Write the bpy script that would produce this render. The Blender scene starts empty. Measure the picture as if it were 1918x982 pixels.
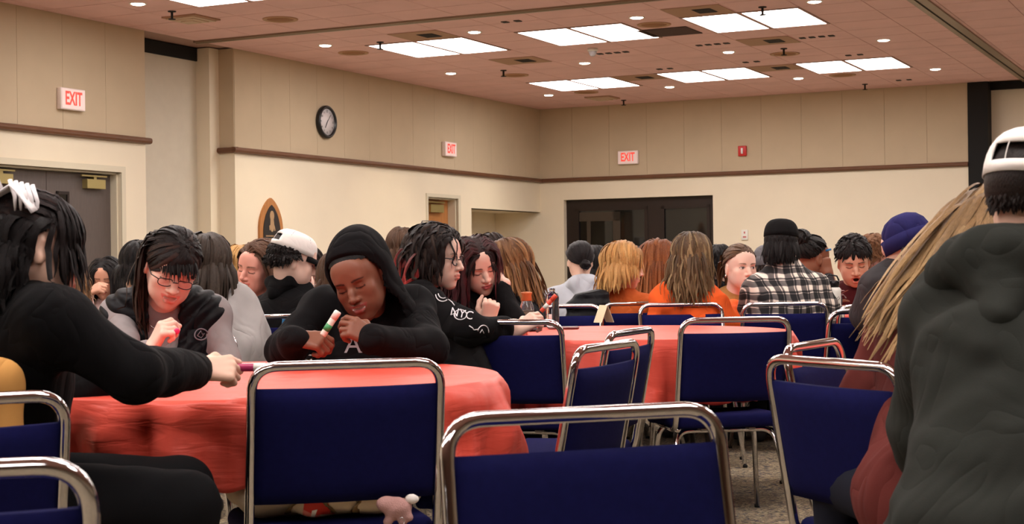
import bpy, bmesh, math, random, time
import numpy as np
from mathutils import Matrix, Vector
T0 = time.time()
rng = np.random.default_rng(7)
SC = bpy.context.scene
COL = SC.collection
# ---------------------------------------------------------------- camera
FPX, IW, IH, CAMH = 2857.0, 1918, 982, 1.06
ROLL, PITCH = 0.0128, 5 / 2857.0
FWD = np.array([0, math.cos(PITCH), math.sin(PITCH)])
_r0 = np.array([1, 0, 0.0]); _u0 = np.cross(_r0, FWD)
RGT = _r0 * math.cos(ROLL) - _u0 * math.sin(ROLL)
UPV = _r0 * math.sin(ROLL) + _u0 * math.cos(ROLL)
CAM = np.array([0, 0, CAMH])
cam = bpy.data.objects.new('camera', bpy.data.cameras.new('camera'))
COL.objects.link(cam)
cam.data.sensor_width = 36; cam.data.lens = FPX / IW * 36
M = Matrix(((RGT[0], UPV[0], -FWD[0], 0), (RGT[1], UPV[1], -FWD[1], 0), (RGT[2], UPV[2], -FWD[2], CAMH), (0, 0, 0, 1)))
cam.matrix_world = M
cam.data.clip_start = .05; cam.data.clip_end = 200
cam.data.dof.use_dof = True; cam.data.dof.focus_distance = 7.0; cam.data.dof.aperture_fstop = 12.0
SC.camera = cam
SC.view_settings.view_transform = 'Standard'; SC.view_settings.look = 'None'
SC.view_settings.gamma = 1; SC.view_settings.use_curve_mapping = False
SC.view_settings.exposure = 0.13
SC.cycles.use_denoising = True
SC.cycles.max_bounces = 8; SC.cycles.diffuse_bounces = 5; SC.cycles.glossy_bounces = 3; SC.cycles.transmission_bounces = 6
SC.cycles.sample_clamp_indirect = 6.0
SC.cycles.caustics_reflective = False; SC.cycles.caustics_refractive = False
wd = bpy.data.worlds.new('world'); SC.world = wd; wd.use_nodes = True
wd.node_tree.nodes['Background'].inputs[0].default_value = (.9, .8, .7, 1)
wd.node_tree.nodes['Background'].inputs[1].default_value = 0.02
PANEL_E, DOWN_W, DOWN_E = 11.0, 26.0, 30.0
PANEL_C, DOWN_C = (1.0, .935, .90), (1.0, .87, .68)

def ray(px, py):
    d = FWD + RGT * (px - IW / 2) / FPX - UPV * (py - IH / 2) / FPX
    return d / d[1]
def P(px, py, d): return CAM + ray(px, py) * d
def PZ(px, py, z):
    r = ray(px, py); return CAM + r * ((z - CAMH) / r[2])
TH = math.radians(26.38)
AX = np.array([math.sin(TH), math.cos(TH), 0]); BX = np.array([math.cos(TH), -math.sin(TH), 0])
CORNER = np.array([0.46146, 24.0, 0]); ZC = 3.5
def Q(a, b, z=0): return CORNER + AX * a + BX * b + np.array([0, 0, z])
def ceil_ab(px, py):
    p = PZ(px, py, ZC) - CORNER; return p @ AX, p @ BX
RQ = np.array([BX, AX, [0, 0, 1]]).T   # columns: local x = BX, y = AX

# ---------------------------------------------------------------- colour / materials
def lin(c):
    c = np.array(c, float) / 255
    return tuple(np.where(c <= .04045, c / 12.92, ((c + .055) / 1.055) ** 2.4))
MATS = {}
def mat(name, rgb=None, rough=.6, metal=0, spec=.5, bump=0, bscale=60, bdist=.002, var=0, vscale=8, col_attr=None, trans=0, ior=1.45,
        emit=None, sheen=0, stretch=None, coat=0, alpha=1, var_rgb=None, aniso_uv=False):
    if name in MATS: return MATS[name]
    m = bpy.data.materials.new(name); m.use_nodes = True; nt = m.node_tree; N = nt.nodes; L = nt.links
    b = N['Principled BSDF']
    rgb = rgb if rgb is not None else (.5, .5, .5)
    b.inputs['Base Color'].default_value = (*rgb, 1)
    b.inputs['Roughness'].default_value = rough; b.inputs['Metallic'].default_value = metal
    b.inputs['Specular IOR Level'].default_value = spec; b.inputs['IOR'].default_value = ior
    b.inputs['Transmission Weight'].default_value = trans; b.inputs['Coat Weight'].default_value = coat
    b.inputs['Sheen Weight'].default_value = sheen; b.inputs['Alpha'].default_value = alpha
    if emit: b.inputs['Emission Color'].default_value = (*emit[:3], 1); b.inputs['Emission Strength'].default_value = emit[3]
    src = None
    if col_attr:
        at = N.new('ShaderNodeAttribute'); at.attribute_name = 'Col'; src = at.outputs['Color']
    tc = N.new('ShaderNodeTexCoord')
    co = tc.outputs['UV'] if aniso_uv else tc.outputs['Object']
    if stretch is not None:
        mp = N.new('ShaderNodeMapping'); mp.inputs['Scale'].default_value = stretch; L.new(co, mp.inputs['Vector']); co = mp.outputs['Vector']
    if var:
        n = N.new('ShaderNodeTexNoise'); n.inputs['Scale'].default_value = vscale; n.inputs['Detail'].default_value = 5
        L.new(co, n.inputs['Vector'])
        rp = N.new('ShaderNodeMapRange'); rp.inputs['From Min'].default_value = .25; rp.inputs['From Max'].default_value = .75
        rp.inputs['To Min'].default_value = 1 - var; rp.inputs['To Max'].default_value = 1 + var
        L.new(n.outputs['Fac'], rp.inputs['Value'])
        mx = N.new('ShaderNodeMix'); mx.data_type = 'RGBA'
        if var_rgb is not None:
            mx.inputs['A'].default_value = (*rgb, 1); mx.inputs['B'].default_value = (*var_rgb, 1)
            r2 = N.new('ShaderNodeMapRange'); r2.inputs['From Min'].default_value = .35; r2.inputs['From Max'].default_value = .65
            L.new(n.outputs['Fac'], r2.inputs['Value']); L.new(r2.outputs['Result'], mx.inputs['Factor'])
        else:
            mx.blend_type = 'MULTIPLY'; mx.inputs['Factor'].default_value = 1
            if src: L.new(src, mx.inputs['A'])
            else: mx.inputs['A'].default_value = (*rgb, 1)
            cb = N.new('ShaderNodeCombineColor')
            for i in range(3): L.new(rp.outputs['Result'], cb.inputs[i])
            L.new(cb.outputs['Color'], mx.inputs['B'])
        src = mx.outputs['Result']
    if src: L.new(src, b.inputs['Base Color'])
    if bump:
        n2 = N.new('ShaderNodeTexNoise'); n2.inputs['Scale'].default_value = bscale; n2.inputs['Detail'].default_value = 4
        L.new(co, n2.inputs['Vector'])
        bp = N.new('ShaderNodeBump'); bp.inputs['Strength'].default_value = bump; bp.inputs['Distance'].default_value = bdist
        L.new(n2.outputs['Fac'], bp.inputs['Height']); L.new(bp.outputs['Normal'], b.inputs['Normal'])
    MATS[name] = m
    return m

# ---------------------------------------------------------------- mesh helpers
WM = {}
def mesh(name, V, F, m=None, smooth=True, cols=None, uvs=None):
    me = bpy.data.meshes.new(name)
    V = np.asarray(V, np.float32)
    if isinstance(F, np.ndarray):
        k = F.shape[1]; nf = len(F)
        me.vertices.add(len(V)); me.vertices.foreach_set('co', V.ravel())
        me.loops.add(nf * k); me.loops.foreach_set('vertex_index', F.astype(np.int32).ravel())
        me.polygons.add(nf); me.polygons.foreach_set('loop_start', np.arange(0, nf * k, k, dtype=np.int32))
        me.update(calc_edges=True)
    else:
        me.from_pydata(V.tolist(), [], F)
    me.polygons.foreach_set('use_smooth', np.full(len(me.polygons), bool(smooth)))
    if cols is not None:
        a = me.color_attributes.new('Col', 'FLOAT_COLOR', 'POINT')
        c = np.ones((len(V), 4), np.float32); c[:, :3] = cols; a.data.foreach_set('color', c.ravel())
    if uvs is not None:
        u = me.uv_layers.new(name='UVMap'); li = np.empty(len(me.loops), np.int32); me.loops.foreach_get('vertex_index', li)
        u.data.foreach_set('uv', np.asarray(uvs, np.float32)[li].ravel())
    if m is not None:
        for mm in (m if isinstance(m, (list, tuple)) else [m]): me.materials.append(mm)
    return me
def W_of(o): return WM.get(o.name, np.eye(4))
def obj(name, V, F, m=None, parent=None, smooth=True, cols=None, uvs=None, local=False):
    """One mesh object; V is in world coordinates unless local (then in the parent's frame)."""
    V = np.asarray(V, float)
    if parent is not None and not local:
        Mi = np.linalg.inv(W_of(parent)); V = V @ Mi[:3, :3].T + Mi[:3, 3]
    o = bpy.data.objects.new(name, mesh(name, V, F, m, smooth, cols, uvs))
    COL.objects.link(o)
    if parent is not None: o.parent = parent; WM[o.name] = W_of(parent)
    return o
def tag(o, label=None, cat=None, group=None, kind=None):
    if label: o['label'] = label
    if cat: o['category'] = cat
    if group: o['group'] = group
    if kind: o['kind'] = kind
    return o
def thing(name, label, cat, loc=(0, 0, 0), rz=0, group=None):
    o = bpy.data.objects.new(name, None); o.empty_display_size = .1; COL.objects.link(o)
    o.location = loc; o.rotation_euler = (0, 0, rz)
    c, s = math.cos(rz), math.sin(rz)
    WM[o.name] = np.array([[c, -s, 0, loc[0]], [s, c, 0, loc[1]], [0, 0, 1, loc[2]], [0, 0, 0, 1.0]])
    return tag(o, label, cat, group)
def copy_tree(o, loc, rz, label=None, parent=None):
    r = o.copy(); COL.objects.link(r)
    if parent is None: r.location = loc; r.rotation_euler = (0, 0, rz)
    else: r.parent = parent
    if label: r['label'] = label
    for ch in [c for c in KIDS.get(o.name, [])]: copy_tree(ch, None, 0, None, r)
    return r
KIDS = {}
def index_kids():
    KIDS.clear()
    for o in COL.objects:
        if o.parent: KIDS.setdefault(o.parent.name, []).append(o)
def join(parts):
    Vs, Fs, n = [], [], 0
    for V, F in parts:
        V = np.asarray(V, float); Vs.append(V)
        Fs += [[int(i) + n for i in f] for f in F]; n += len(V)
    return np.concatenate(Vs), Fs
def box(c, s, R=None):
    c = np.asarray(c, float); s = np.asarray(s, float) / 2
    V = np.array([[x, y, z] for x in (-1, 1) for y in (-1, 1) for z in (-1, 1)]) * s
    if R is not None: V = V @ np.asarray(R).T
    return V + c, [[0, 1, 3, 2], [4, 6, 7, 5], [0, 4, 5, 1], [2, 3, 7, 6], [0, 2, 6, 4], [1, 5, 7, 3]]
def rbox(c, s, r=.005, seg=2, R=None):
    bm = bmesh.new(); bmesh.ops.create_cube(bm, size=1)
    for v in bm.verts: v.co = Vector((v.co.x * s[0], v.co.y * s[1], v.co.z * s[2]))
    bmesh.ops.bevel(bm, geom=bm.edges[:], offset=r, segments=seg, affect='EDGES', profile=.5)
    bm.verts.index_update()
    V = np.array([v.co[:] for v in bm.verts]); F = [[v.index for v in f.verts] for f in bm.faces]; bm.free()
    if R is not None: V = V @ np.asarray(R).T
    return V + np.asarray(c, float), F
def qbox(a0, a1, b0, b1, z0, z1):
    return box(Q((a0 + a1) / 2, (b0 + b1) / 2, (z0 + z1) / 2), (abs(b1 - b0), abs(a1 - a0), abs(z1 - z0)), RQ)
def tube(path, r, n=8, closed=False, flat=None, nrm=None):
    """Swept tube along path; r number or per-point; flat = (scale across, scale along nrm)."""
    p = np.asarray(path, float); k = len(p)
    t = np.gradient(p, axis=0) if not closed else np.roll(p, -1, 0) - np.roll(p, 1, 0)
    t /= np.linalg.norm(t, axis=1)[:, None] + 1e-12
    r = np.broadcast_to(np.asarray(r, float), (k,))
    u = np.array([0, 0, 1.0]) if abs(t[0][2]) < .9 else np.array([1.0, 0, 0])
    V = []
    for i in range(k):
        if nrm is not None: u = np.asarray(nrm[i] if np.ndim(nrm) > 1 else nrm, float)
        u = u - t[i] * (u @ t[i]); u /= np.linalg.norm(u) + 1e-12
        w = np.cross(t[i], u); fs = flat or (1, 1)
        for j in range(n):
            a = 2 * math.pi * j / n
            V.append(p[i] + r[i] * (math.cos(a) * w * fs[0] + math.sin(a) * u * fs[1]))
    F = []
    for i in range(k if closed else k - 1):
        i2 = (i + 1) % k
        for j in range(n):
            j2 = (j + 1) % n
            F.append([i * n + j, i * n + j2, i2 * n + j2, i2 * n + j])
    if not closed:
        F.append(list(range(n))[::-1]); F.append([(k - 1) * n + j for j in range(n)])
    return np.array(V), F
def fillet(pts, r, seg=6):
    """Polyline with rounded corners."""
    pts = [np.asarray(p, float) for p in pts]; out = [pts[0]]
    for i in range(1, len(pts) - 1):
        a, b, c = pts[i - 1], pts[i], pts[i + 1]
        d1 = (a - b); l1 = np.linalg.norm(d1); d2 = (c - b); l2 = np.linalg.norm(d2)
        rr = min(r, .48 * l1, .48 * l2); p1 = b + d1 / l1 * rr; p2 = b + d2 / l2 * rr
        for k in range(seg + 1):
            s = k / seg; out.append((1 - s) ** 2 * p1 + 2 * s * (1 - s) * b + s * s * p2)
    out.append(pts[-1]); return out
def lathe(prof, n=24, c=(0, 0, 0), axis=None):
    V, F = [], []
    for r, z in prof:
        for j in range(n):
            a = 2 * math.pi * j / n; V.append([r * math.cos(a), r * math.sin(a), z])
    for i in range(len(prof) - 1):
        for j in range(n):
            j2 = (j + 1) % n; F.append([i * n + j, i * n + j2, (i + 1) * n + j2, (i + 1) * n + j])
    F.append(list(range(n))[::-1]); F.append([(len(prof) - 1) * n + j for j in range(n)])
    V = np.array(V)
    if axis is not None:
        z = np.asarray(axis, float); z /= np.linalg.norm(z); x = np.cross([0, 0, 1.0] if abs(z[2]) < .9 else [1.0, 0, 0], z); x /= np.linalg.norm(x)
        V = V @ np.array([x, np.cross(z, x), z])
    return V + np.asarray(c, float), F
def prism(poly, z0, z1):
    n = len(poly); V = [[*p, z0] for p in poly] + [[*p, z1] for p in poly]
    return np.array(V, float), [list(range(n))[::-1], list(range(n, 2 * n))] + [[i, (i + 1) % n, n + (i + 1) % n, n + i] for i in range(n)]
def text(name, s, m, origin, xdir, zdir, size, parent=None, extrude=.001, sx=1.0, align='CENTER', bold=0.0):
    """Lettering as a mesh: xdir = reading direction, zdir = up of the letters."""
    cu = bpy.data.curves.new(name, 'FONT'); cu.body = s; cu.size = size; cu.extrude = extrude; cu.align_x = align; cu.align_y = 'CENTER'; cu.offset = bold
    cu.resolution_u = 3
    o = bpy.data.objects.new(name, cu); COL.objects.link(o)
    bpy.context.view_layer.update()
    me = bpy.data.meshes.new_from_object(o.evaluated_get(bpy.context.evaluated_depsgraph_get()))
    COL.objects.unlink(o); bpy.data.objects.remove(o)
    V = np.array([v.co[:] for v in me.vertices]); F = [list(p.vertices) for p in me.polygons]
    x = np.asarray(xdir, float); x /= np.linalg.norm(x); z = np.asarray(zdir, float); z = z - x * (z @ x); z /= np.linalg.norm(z)
    n = np.cross(x, z)
    Wv = np.asarray(origin) + V[:, :1] * x * sx + V[:, 1:2] * z + V[:, 2:3] * n
    return obj(name, Wv, F, m, parent, smooth=False)

# ---------------------------------------------------------------- materials of the room
wall_hi = mat('fabric_wall_panel', lin((198, 180, 152)), .85, bump=.25, bscale=300, var=.04, vscale=3)
wall_lo = mat('painted_wall', lin((234, 222, 198)), .7, bump=.08, bscale=120, var=.03, vscale=2)
wall_grey = mat('pocket_panel', lin((214, 206, 188)), .75, bump=.15, bscale=300, var=.03)
frame_m = mat('frame_paint', lin((214, 205, 182)), .5)
wood_m = mat('dark_walnut', lin((104, 68, 46)), .45, var=.25, vscale=6, stretch=(1, 1, 14), bump=.1, bscale=40)
oak_m = mat('oak_veneer', lin((176, 118, 66)), .45, var=.18, vscale=5, stretch=(9, 9, .8))
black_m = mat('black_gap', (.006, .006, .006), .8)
brown_m = mat('bronze_metal', lin((44, 34, 30)), .4, metal=.3)
door_m = mat('dark_laminate_door', lin((92, 82, 78)), .45, var=.1, vscale=8, stretch=(6, 6, 1))
brass_m = mat('brass_box', lin((176, 160, 106)), .35, metal=.6)
white_m = mat('white_plastic', lin((232, 230, 222)), .4)
glassd_m = mat('dark_window_glass', (.006, .006, .006), .04, spec=.6)
tile_m = mat('ceiling_tile', lin((232, 192, 190)), .9, bump=.5, bscale=140, bdist=.003, var=.06, vscale=2.5)
grid_m = mat('ceiling_grid', lin((172, 140, 130)), .7)
rail_m = mat('track_metal', lin((150, 132, 112)), .45, metal=.5)
tan_m = mat('tan_grille', lin((190, 150, 118)), .7)
tan2_m = mat('tan_panel', lin((176, 140, 116)), .8)
dark_m = mat('dark_slot', (.03, .025, .022), .8)
emit_m = mat('light_diffuser', (.9, .9, .9), .5, emit=(*PANEL_C, PANEL_E))
demit_m = mat('downlight_lens', (.9, .9, .9), .5, emit=(1, .9, .75, DOWN_E))
red_m = mat('exit_red', lin((240, 70, 60)), .4, emit=(1, .08, .05, .55))
redp_m = mat('red_plastic', lin((200, 40, 38)), .4)
exitw_m = mat('exit_face', lin((240, 226, 222)), .5)

def carpet_mat():
    m = bpy.data.materials.new('patterned_carpet'); m.use_nodes = True; N = m.node_tree.nodes; L = m.node_tree.links; b = N['Principled BSDF']
    b.inputs['Roughness'].default_value = .95; b.inputs['Specular IOR Level'].default_value = .1
    tc = N.new('ShaderNodeTexCoord')
    n1 = N.new('ShaderNodeTexNoise'); n1.inputs['Scale'].default_value = 26; n1.inputs['Detail'].default_value = 3; n1.inputs['Distortion'].default_value = 2.2
    v = N.new('ShaderNodeTexVoronoi'); v.feature = 'DISTANCE_TO_EDGE'; v.inputs['Scale'].default_value = 26
    n2 = N.new('ShaderNodeTexNoise'); n2.inputs['Scale'].default_value = 240
    mixv = N.new('ShaderNodeMix'); mixv.data_type = 'VECTOR'; mixv.inputs['Factor'].default_value = .12
    L.new(tc.outputs['Object'], n1.inputs['Vector']); L.new(tc.outputs['Object'], mixv.inputs['A']); L.new(n1.outputs['Color'], mixv.inputs['B'])
    L.new(mixv.outputs['Result'], v.inputs['Vector']); L.new(tc.outputs['Object'], n2.inputs['Vector'])
    r = N.new('ShaderNodeValToRGB'); e = r.color_ramp.elements
    e[0].position = .36; e[0].color = (*lin((92, 90, 94)), 1); e[1].position = .62; e[1].color = (*lin((186, 170, 140)), 1)
    k = e.new(.49); k.color = (*lin((150, 136, 114)), 1)
    L.new(n1.outputs['Fac'], r.inputs['Fac'])
    r2 = N.new('ShaderNodeValToRGB'); r2.color_ramp.elements[0].color = (*lin((112, 92, 80)), 1); r2.color_ramp.elements[1].position = .14; r2.color_ramp.elements[1].color = (1, 1, 1, 1)
    L.new(v.outputs['Distance'], r2.inputs['Fac'])
    mx = N.new('ShaderNodeMix'); mx.data_type = 'RGBA'; mx.blend_type = 'MULTIPLY'; mx.inputs['Factor'].default_value = .7
    L.new(r.outputs['Color'], mx.inputs['A']); L.new(r2.outputs['Color'], mx.inputs['B'])
    mx2 = N.new('ShaderNodeMix'); mx2.data_type = 'RGBA'; mx2.blend_type = 'OVERLAY'; mx2.inputs['Factor'].default_value = .35
    L.new(mx.outputs['Result'], mx2.inputs['A']); L.new(n2.outputs['Color'], mx2.inputs['B']); L.new(mx2.outputs['Result'], b.inputs['Base Color'])
    bp = N.new('ShaderNodeBump'); bp.inputs['Strength'].default_value = .6; bp.inputs['Distance'].default_value = .004
    L.new(n2.outputs['Fac'], bp.inputs['Height']); L.new(bp.outputs['Normal'], b.inputs['Normal'])
    return m
# ---------------------------------------------------------------- the room
A0, B1 = -38.0, 20.0                       # rear wall, right wall (behind and beside the camera)
def struct(name, parts, m, parent=None, smooth=False):
    V, F = join(parts); o = obj(name, V, F, m, parent, smooth)
    if parent is None: o['kind'] = 'structure'
    return o
struct('floor', [qbox(A0 - .2, .6, -1.5, B1 + .2, -.1, 0)], carpet_mat())
D0, D1 = -11.62, -9.80                     # double door on the left wall
W0, W1 = -3.60, -2.74                      # oak door
wl = struct('wall_left', [
    qbox(A0, D0, -.2, 0, 0, 2.38), qbox(D0, D1, -.2, 0, 2.03, 2.38), qbox(D1, -9.42, -.2, 0, 0, 2.38), qbox(A0, -9.42, -.2, -.012, 2.38, ZC),
    qbox(-7.92, W0, -.2, 0, 0, 2.38), qbox(W0, W1, -.2, 0, 2.0, 2.38), qbox(W1, -2.33, -.2, 0, 0, 2.38), qbox(-2.33, 0, -.2, 0, 1.88, 2.38),
    qbox(-7.92, 0, -.2, -.012, 2.38, ZC), qbox(-8.1, -7.92, -1.0, -.2, 0, ZC),
    qbox(-2.5, -2.33, -1.0, -.2, 0, 1.98), qbox(-2.5, .2, -1.0, -.8, 0, 1.98), qbox(-2.5, 0, -.82, -.02, 1.88, 2.0), qbox(0, .2, -1.0, 0, 0, ZC)], wall_lo)
struct('wall_recess', [qbox(-9.45, -7.93, -.46, -.38, .02, 3.36)], wall_grey)
struct('trim_1', [qbox(-9.46, -7.99, -.48, -.36, 3.36, ZC), qbox(-7.995, -7.925, -.38, -.33, 0, ZC)], black_m)
def panels(parent, seq, fn, name='panel'):
    for s0, s1 in zip(seq[:-1], seq[1:]):
        V, F = fn(s0 + .0016, s1 - .0016); obj(name, V, F, wall_hi, parent, smooth=False)
panels(wl, [-14.0, -13.4, -12.8, -12.22, -11.64] , lambda s, e: qbox(s, e, -.014, .004, 2.385, ZC - .002))
panels(wl, [-11.64, -11.2, -10.61, -10.01, -9.42], lambda s, e: qbox(s, e, -.014, .004, 2.385, ZC - .002))
panels(wl, [-7.92, -7.42, -6.85, -6.28, -5.68, -5.09, -4.54, -3.98, -3.39, -2.82, -2.25, -1.68, -1.1, -.53, 0], lambda s, e: qbox(s, e, -.014, .004, 2.385, ZC - .002))
panels(wl, [-.385, 0], lambda s, e: qbox(-7.93, -7.916, s, e - .0, 2.385, ZC - .002))
wb = struct('wall_back', [
    qbox(0, .2, 0, .40, 0, 2.38), qbox(0, .2, .40, 2.84, 2.06, 2.38), qbox(0, .2, 2.84, 6.55, 0, 2.38), qbox(.012, .2, 0, 6.55, 2.38, ZC),
    qbox(.28, .36, 6.7, B1, 0, 3.42), qbox(.1, .9, .30, 3.0, -.02, .0)], wall_lo)
panels(wb, [0, .56, 1.18, 1.80, 2.40, 2.99, 3.60, 4.20, 4.80, 5.40, 5.99, 6.55], lambda s, e: qbox(-.004, .014, s, e, 2.385, ZC - .002))
struct('trim_2', [qbox(-.02, .4, 6.55, 6.82, 0, ZC), qbox(.2, .4, 6.8, B1, 3.40, ZC)], black_m)
struct('wall_right', [qbox(A0, .3, B1, B1 + .2, 0, ZC)], wall_lo)
struct('wall_rear', [qbox(A0 - .2, A0, -.2, B1 + .2, 0, ZC)], wall_lo)
def rail_bar(p0, p1, out):
    """Half-round wooden chair rail."""
    p0, p1, out = map(np.asarray, (p0, p1, out)); prof = [(0, -.032), (.03, -.032), (.052, -.024), (.06, -.006), (.06, .006), (.052, .024), (.03, .032), (0, .032)]
    n = len(prof); V = [p + out * x + np.array([0, 0, z]) for p in (p0, p1) for x, z in prof]
    return np.array(V), [[i, (i + 1) % n, n + (i + 1) % n, n + i] for i in range(n)] + [list(range(n))[::-1], list(range(n, 2 * n))]
struct('trim_3', [rail_bar(Q(-14, 0, 2.37), Q(-9.38, 0, 2.37), BX)], wood_m)
struct('trim_4', [rail_bar(Q(-7.98, 0, 2.37), Q(0, 0, 2.37), BX), rail_bar(Q(-7.92, -.38, 2.37), Q(-7.92, .05, 2.37), -AX), ], wood_m)
struct('trim_5', [rail_bar(Q(0, 0, 2.37), Q(0, 6.55, 2.37), -AX)], wood_m)
struct('baseboard_left', [qbox(-7.92, W0 - .09, 0, .015, 0, .1), qbox(W1 + .09, -2.33, 0, .015, 0, .1), qbox(A0, D0 - .1, 0, .015, 0, .1)], brown_m)
struct('baseboard_back', [qbox(-.015, 0, 0, .38, 0, .1), qbox(-.015, 0, 2.88, 6.55, 0, .1)], brown_m)
# double door, left
dd = struct('door_1', [qbox(D0 - .06, D0, -.04, .012, 0, 2.09), qbox(D1, D1 + .06, -.04, .012, 0, 2.09), qbox(D0, D1, -.04, .012, 2.03, 2.09),
                       qbox(D1 - .02, D1, -.16, -.04, 0, 2.03), qbox(D0, D0 + .02, -.16, -.04, 0, 2.03), qbox(D0, D1, -.16, -.04, 2.01, 2.03)], frame_m)
mid = (D0 + D1) / 2
for s0, s1, vis in ((D0 + .02, mid - .003, -1), (mid + .003, D1 - .02, 1)):
    lf = obj('door_leaf', *qbox(s0, s1, -.165, -.12, .01, 2.005), door_m, dd, smooth=False)
    wa = mid + vis * .21
    obj('vision_frame', *join([qbox(wa - .085, wa - .06, -.125, -.108, .95, 1.82), qbox(wa + .06, wa + .085, -.125, -.108, .95, 1.82), qbox(wa - .085, wa + .085, -.125, -.108, 1.79, 1.82), qbox(wa - .085, wa + .085, -.125, -.108, .95, .98)]), brown_m, lf, smooth=False)
    obj('vision_glass', *qbox(wa - .06, wa + .06, -.122, -.117, .98, 1.79), glassd_m, lf, smooth=False)
    ca = mid + vis * .62
    obj('door_closer', *join([qbox(ca - .13, ca + .13, -.12, -.055, 1.86, 1.95), qbox(ca - .02, ca + .02, -.12, -.07, 1.95, 1.985), qbox(ca - .2, ca + .16, -.08, -.06, 1.975, 1.99)]), brass_m, lf, smooth=False)
    obj('kick_plate', *qbox(s0 + .03, s1 - .03, -.121, -.114, .85, .93), brass_m, lf, smooth=False)
# oak door
od = struct('door_2', [qbox(W0 - .05, W0, -.04, .012, 0, 2.05), qbox(W1, W1 + .07, -.04, .012, 0, 2.05), qbox(W0, W1, -.04, .012, 2.0, 2.05),
                       qbox(W1 - .02, W1, -.2, -.03, 0, 2.0), qbox(W0, W1, -.2, -.03, 1.98, 2.0)], frame_m)
lf = obj('door_leaf', *qbox(W0, W1 - .02, -.19, -.15, .01, 1.98), oak_m, od, smooth=False)
obj('door_closer', *join([qbox(-3.35, -2.98, -.15, -.09, 1.80, 1.91), qbox(-3.5, -2.95, -.11, -.09, 1.93, 1.95)]), brass_m, lf, smooth=False)
# dark glazed doors, back
gd = struct('door_3', [qbox(.10, .16, .40, .56, 0, 2.06), qbox(.10, .16, 2.76, 2.84, 0, 2.06), qbox(.10, .16, .56, 2.76, 1.93, 2.06), qbox(.10, .16, 1.76, 1.98, 0, 1.93)], brown_m)
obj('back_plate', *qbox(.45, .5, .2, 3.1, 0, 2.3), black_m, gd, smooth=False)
for b0, b1 in ((.56, 1.76), (1.98, 2.76)):
    p = obj('pane', *qbox(.125, .135, b0, b1, .08, 1.93), glassd_m, gd, smooth=False)
    obj('pane_frame', *join([qbox(.09, .17, b0, b0 + .05, 0, 1.93), qbox(.09, .17, b1 - .05, b1, 0, 1.93), qbox(.09, .17, b0, b1, 1.88, 1.93), qbox(.09, .17, b0, b1, 0, .1)]), brown_m, p, smooth=False)
obj('inner_frame', *join([qbox(.112, .124, .74, .80, .1, 1.72), qbox(.112, .124, 1.18, 1.30, .1, 1.86), qbox(.112, .124, .61, 1.30, 1.72, 1.86)]), mat('inner_frame_metal', lin((62, 52, 42)), .4), gd, smooth=False)  # lighter frame-shaped strips painting a reflection of the room on the left pane
obj('door_pull', *qbox(.07, .10, 1.62, 1.70, .95, 1.2), black_m, gd, smooth=False)

# ---------------------------------------------------------------- ceiling
TA, TB = .58, .61
ce = struct('ceiling', [qbox(A0, .6, -1.0, B1, ZC + .012, ZC + .1)], grid_m)
FIX = []
for ia, ka in enumerate((-7.38 + 4.06, -7.38, -7.38 - 4.06, -7.38 - 8.12, -7.38 - 12.18, -7.38 - 16.24)):
    for kb in range(0, 6):
        FIX.append((ka, 1.37 + kb * 3 * TB))
def proj(p):
    v = np.asarray(p) - CAM; z = v @ FWD
    return IW / 2 + FPX * (v @ RGT) / z, IH / 2 - FPX * (v @ UPV) / z, z
def in_view(p, m=40):
    x, y, z = proj(p); return z > .5 and -m < x < IW + m and -m < y < IH + m
fixcells = set()
for a, b in FIX:
    if b > 16 or (abs(b - 1.37 - 9 * TB) < .01 and a > -8): continue
    i0 = round((a + 7.38) / TA); j0 = round((b - 1.37) / TB)
    for i in (0, 1):
        for j in (0, 1): fixcells.add((i0 + i, j0 + j))
RAIL_B, RAIL_A = 7.33, -8.54
tiles, rest = [], []
for i in range(-52, 13):
    for j in range(-3, 32):
        if (i, j) in fixcells: continue
        a = -7.38 + i * TA; b = 1.37 + j * TB
        a2, b2 = min(a + TA, -.003), b + TB
        b_ = max(b, .005)
        if b2 <= .02 or a >= -.02 or a < A0 + .5 or b2 > B1: continue
        c = Q((a + a2) / 2, (b_ + b2) / 2, ZC)
        q = (a + .007, a2 - .007, b_ + .004, b2 - .004)
        (tiles if in_view(c) else rest).append((proj(c)[2], q))
tiles.sort(key=lambda t: t[0])
for d, q in tiles[:300]:
    V, F = qbox(*q, ZC - .004, ZC + .012); obj('ceiling_tile', V, F, tile_m, ce, smooth=False)
V, F = join([qbox(*q, ZC - .004, ZC + .012) for d, q in rest + tiles[300:]])
tag(obj('ceiling_tile_field', V, F, tile_m, ce, smooth=False), kind='stuff')
struct('trim_6', [qbox(-8.60, -8.48, -.02, RAIL_B, ZC - .022, ZC + .01), qbox(-8.555, -8.525, -.02, RAIL_B, ZC - .026, ZC - .02)], rail_m)
struct('trim_7', [qbox(-20, .3, RAIL_B - .07, RAIL_B - .012, ZC - .022, ZC + .01), qbox(-20, .3, RAIL_B + .012, RAIL_B + .1, ZC - .022, ZC + .01)], rail_m)
struct('trim_8', [qbox(-20, .3, RAIL_B - .012, RAIL_B + .012, ZC - .01, ZC + .01)], black_m)
ORD = ['first', 'second', 'third', 'fourth', 'fifth', 'sixth', 'seventh', 'eighth', 'ninth', 'tenth', 'eleventh', 'twelfth']
row_name = {0: 'far row', 1: 'middle row', 2: 'near row'}
nlt = 0
vis_fix = {}
for n, (a, b) in enumerate(FIX):
    ka = n // 6; c = Q(a + TA, b + TB, ZC)
    seen = any(in_view(Q(a + x, b + y, ZC), 0) for x in (0, 2 * TA) for y in (0, 2 * TB))
    if seen: vis_fix.setdefault(ka, []).append(n)
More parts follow.
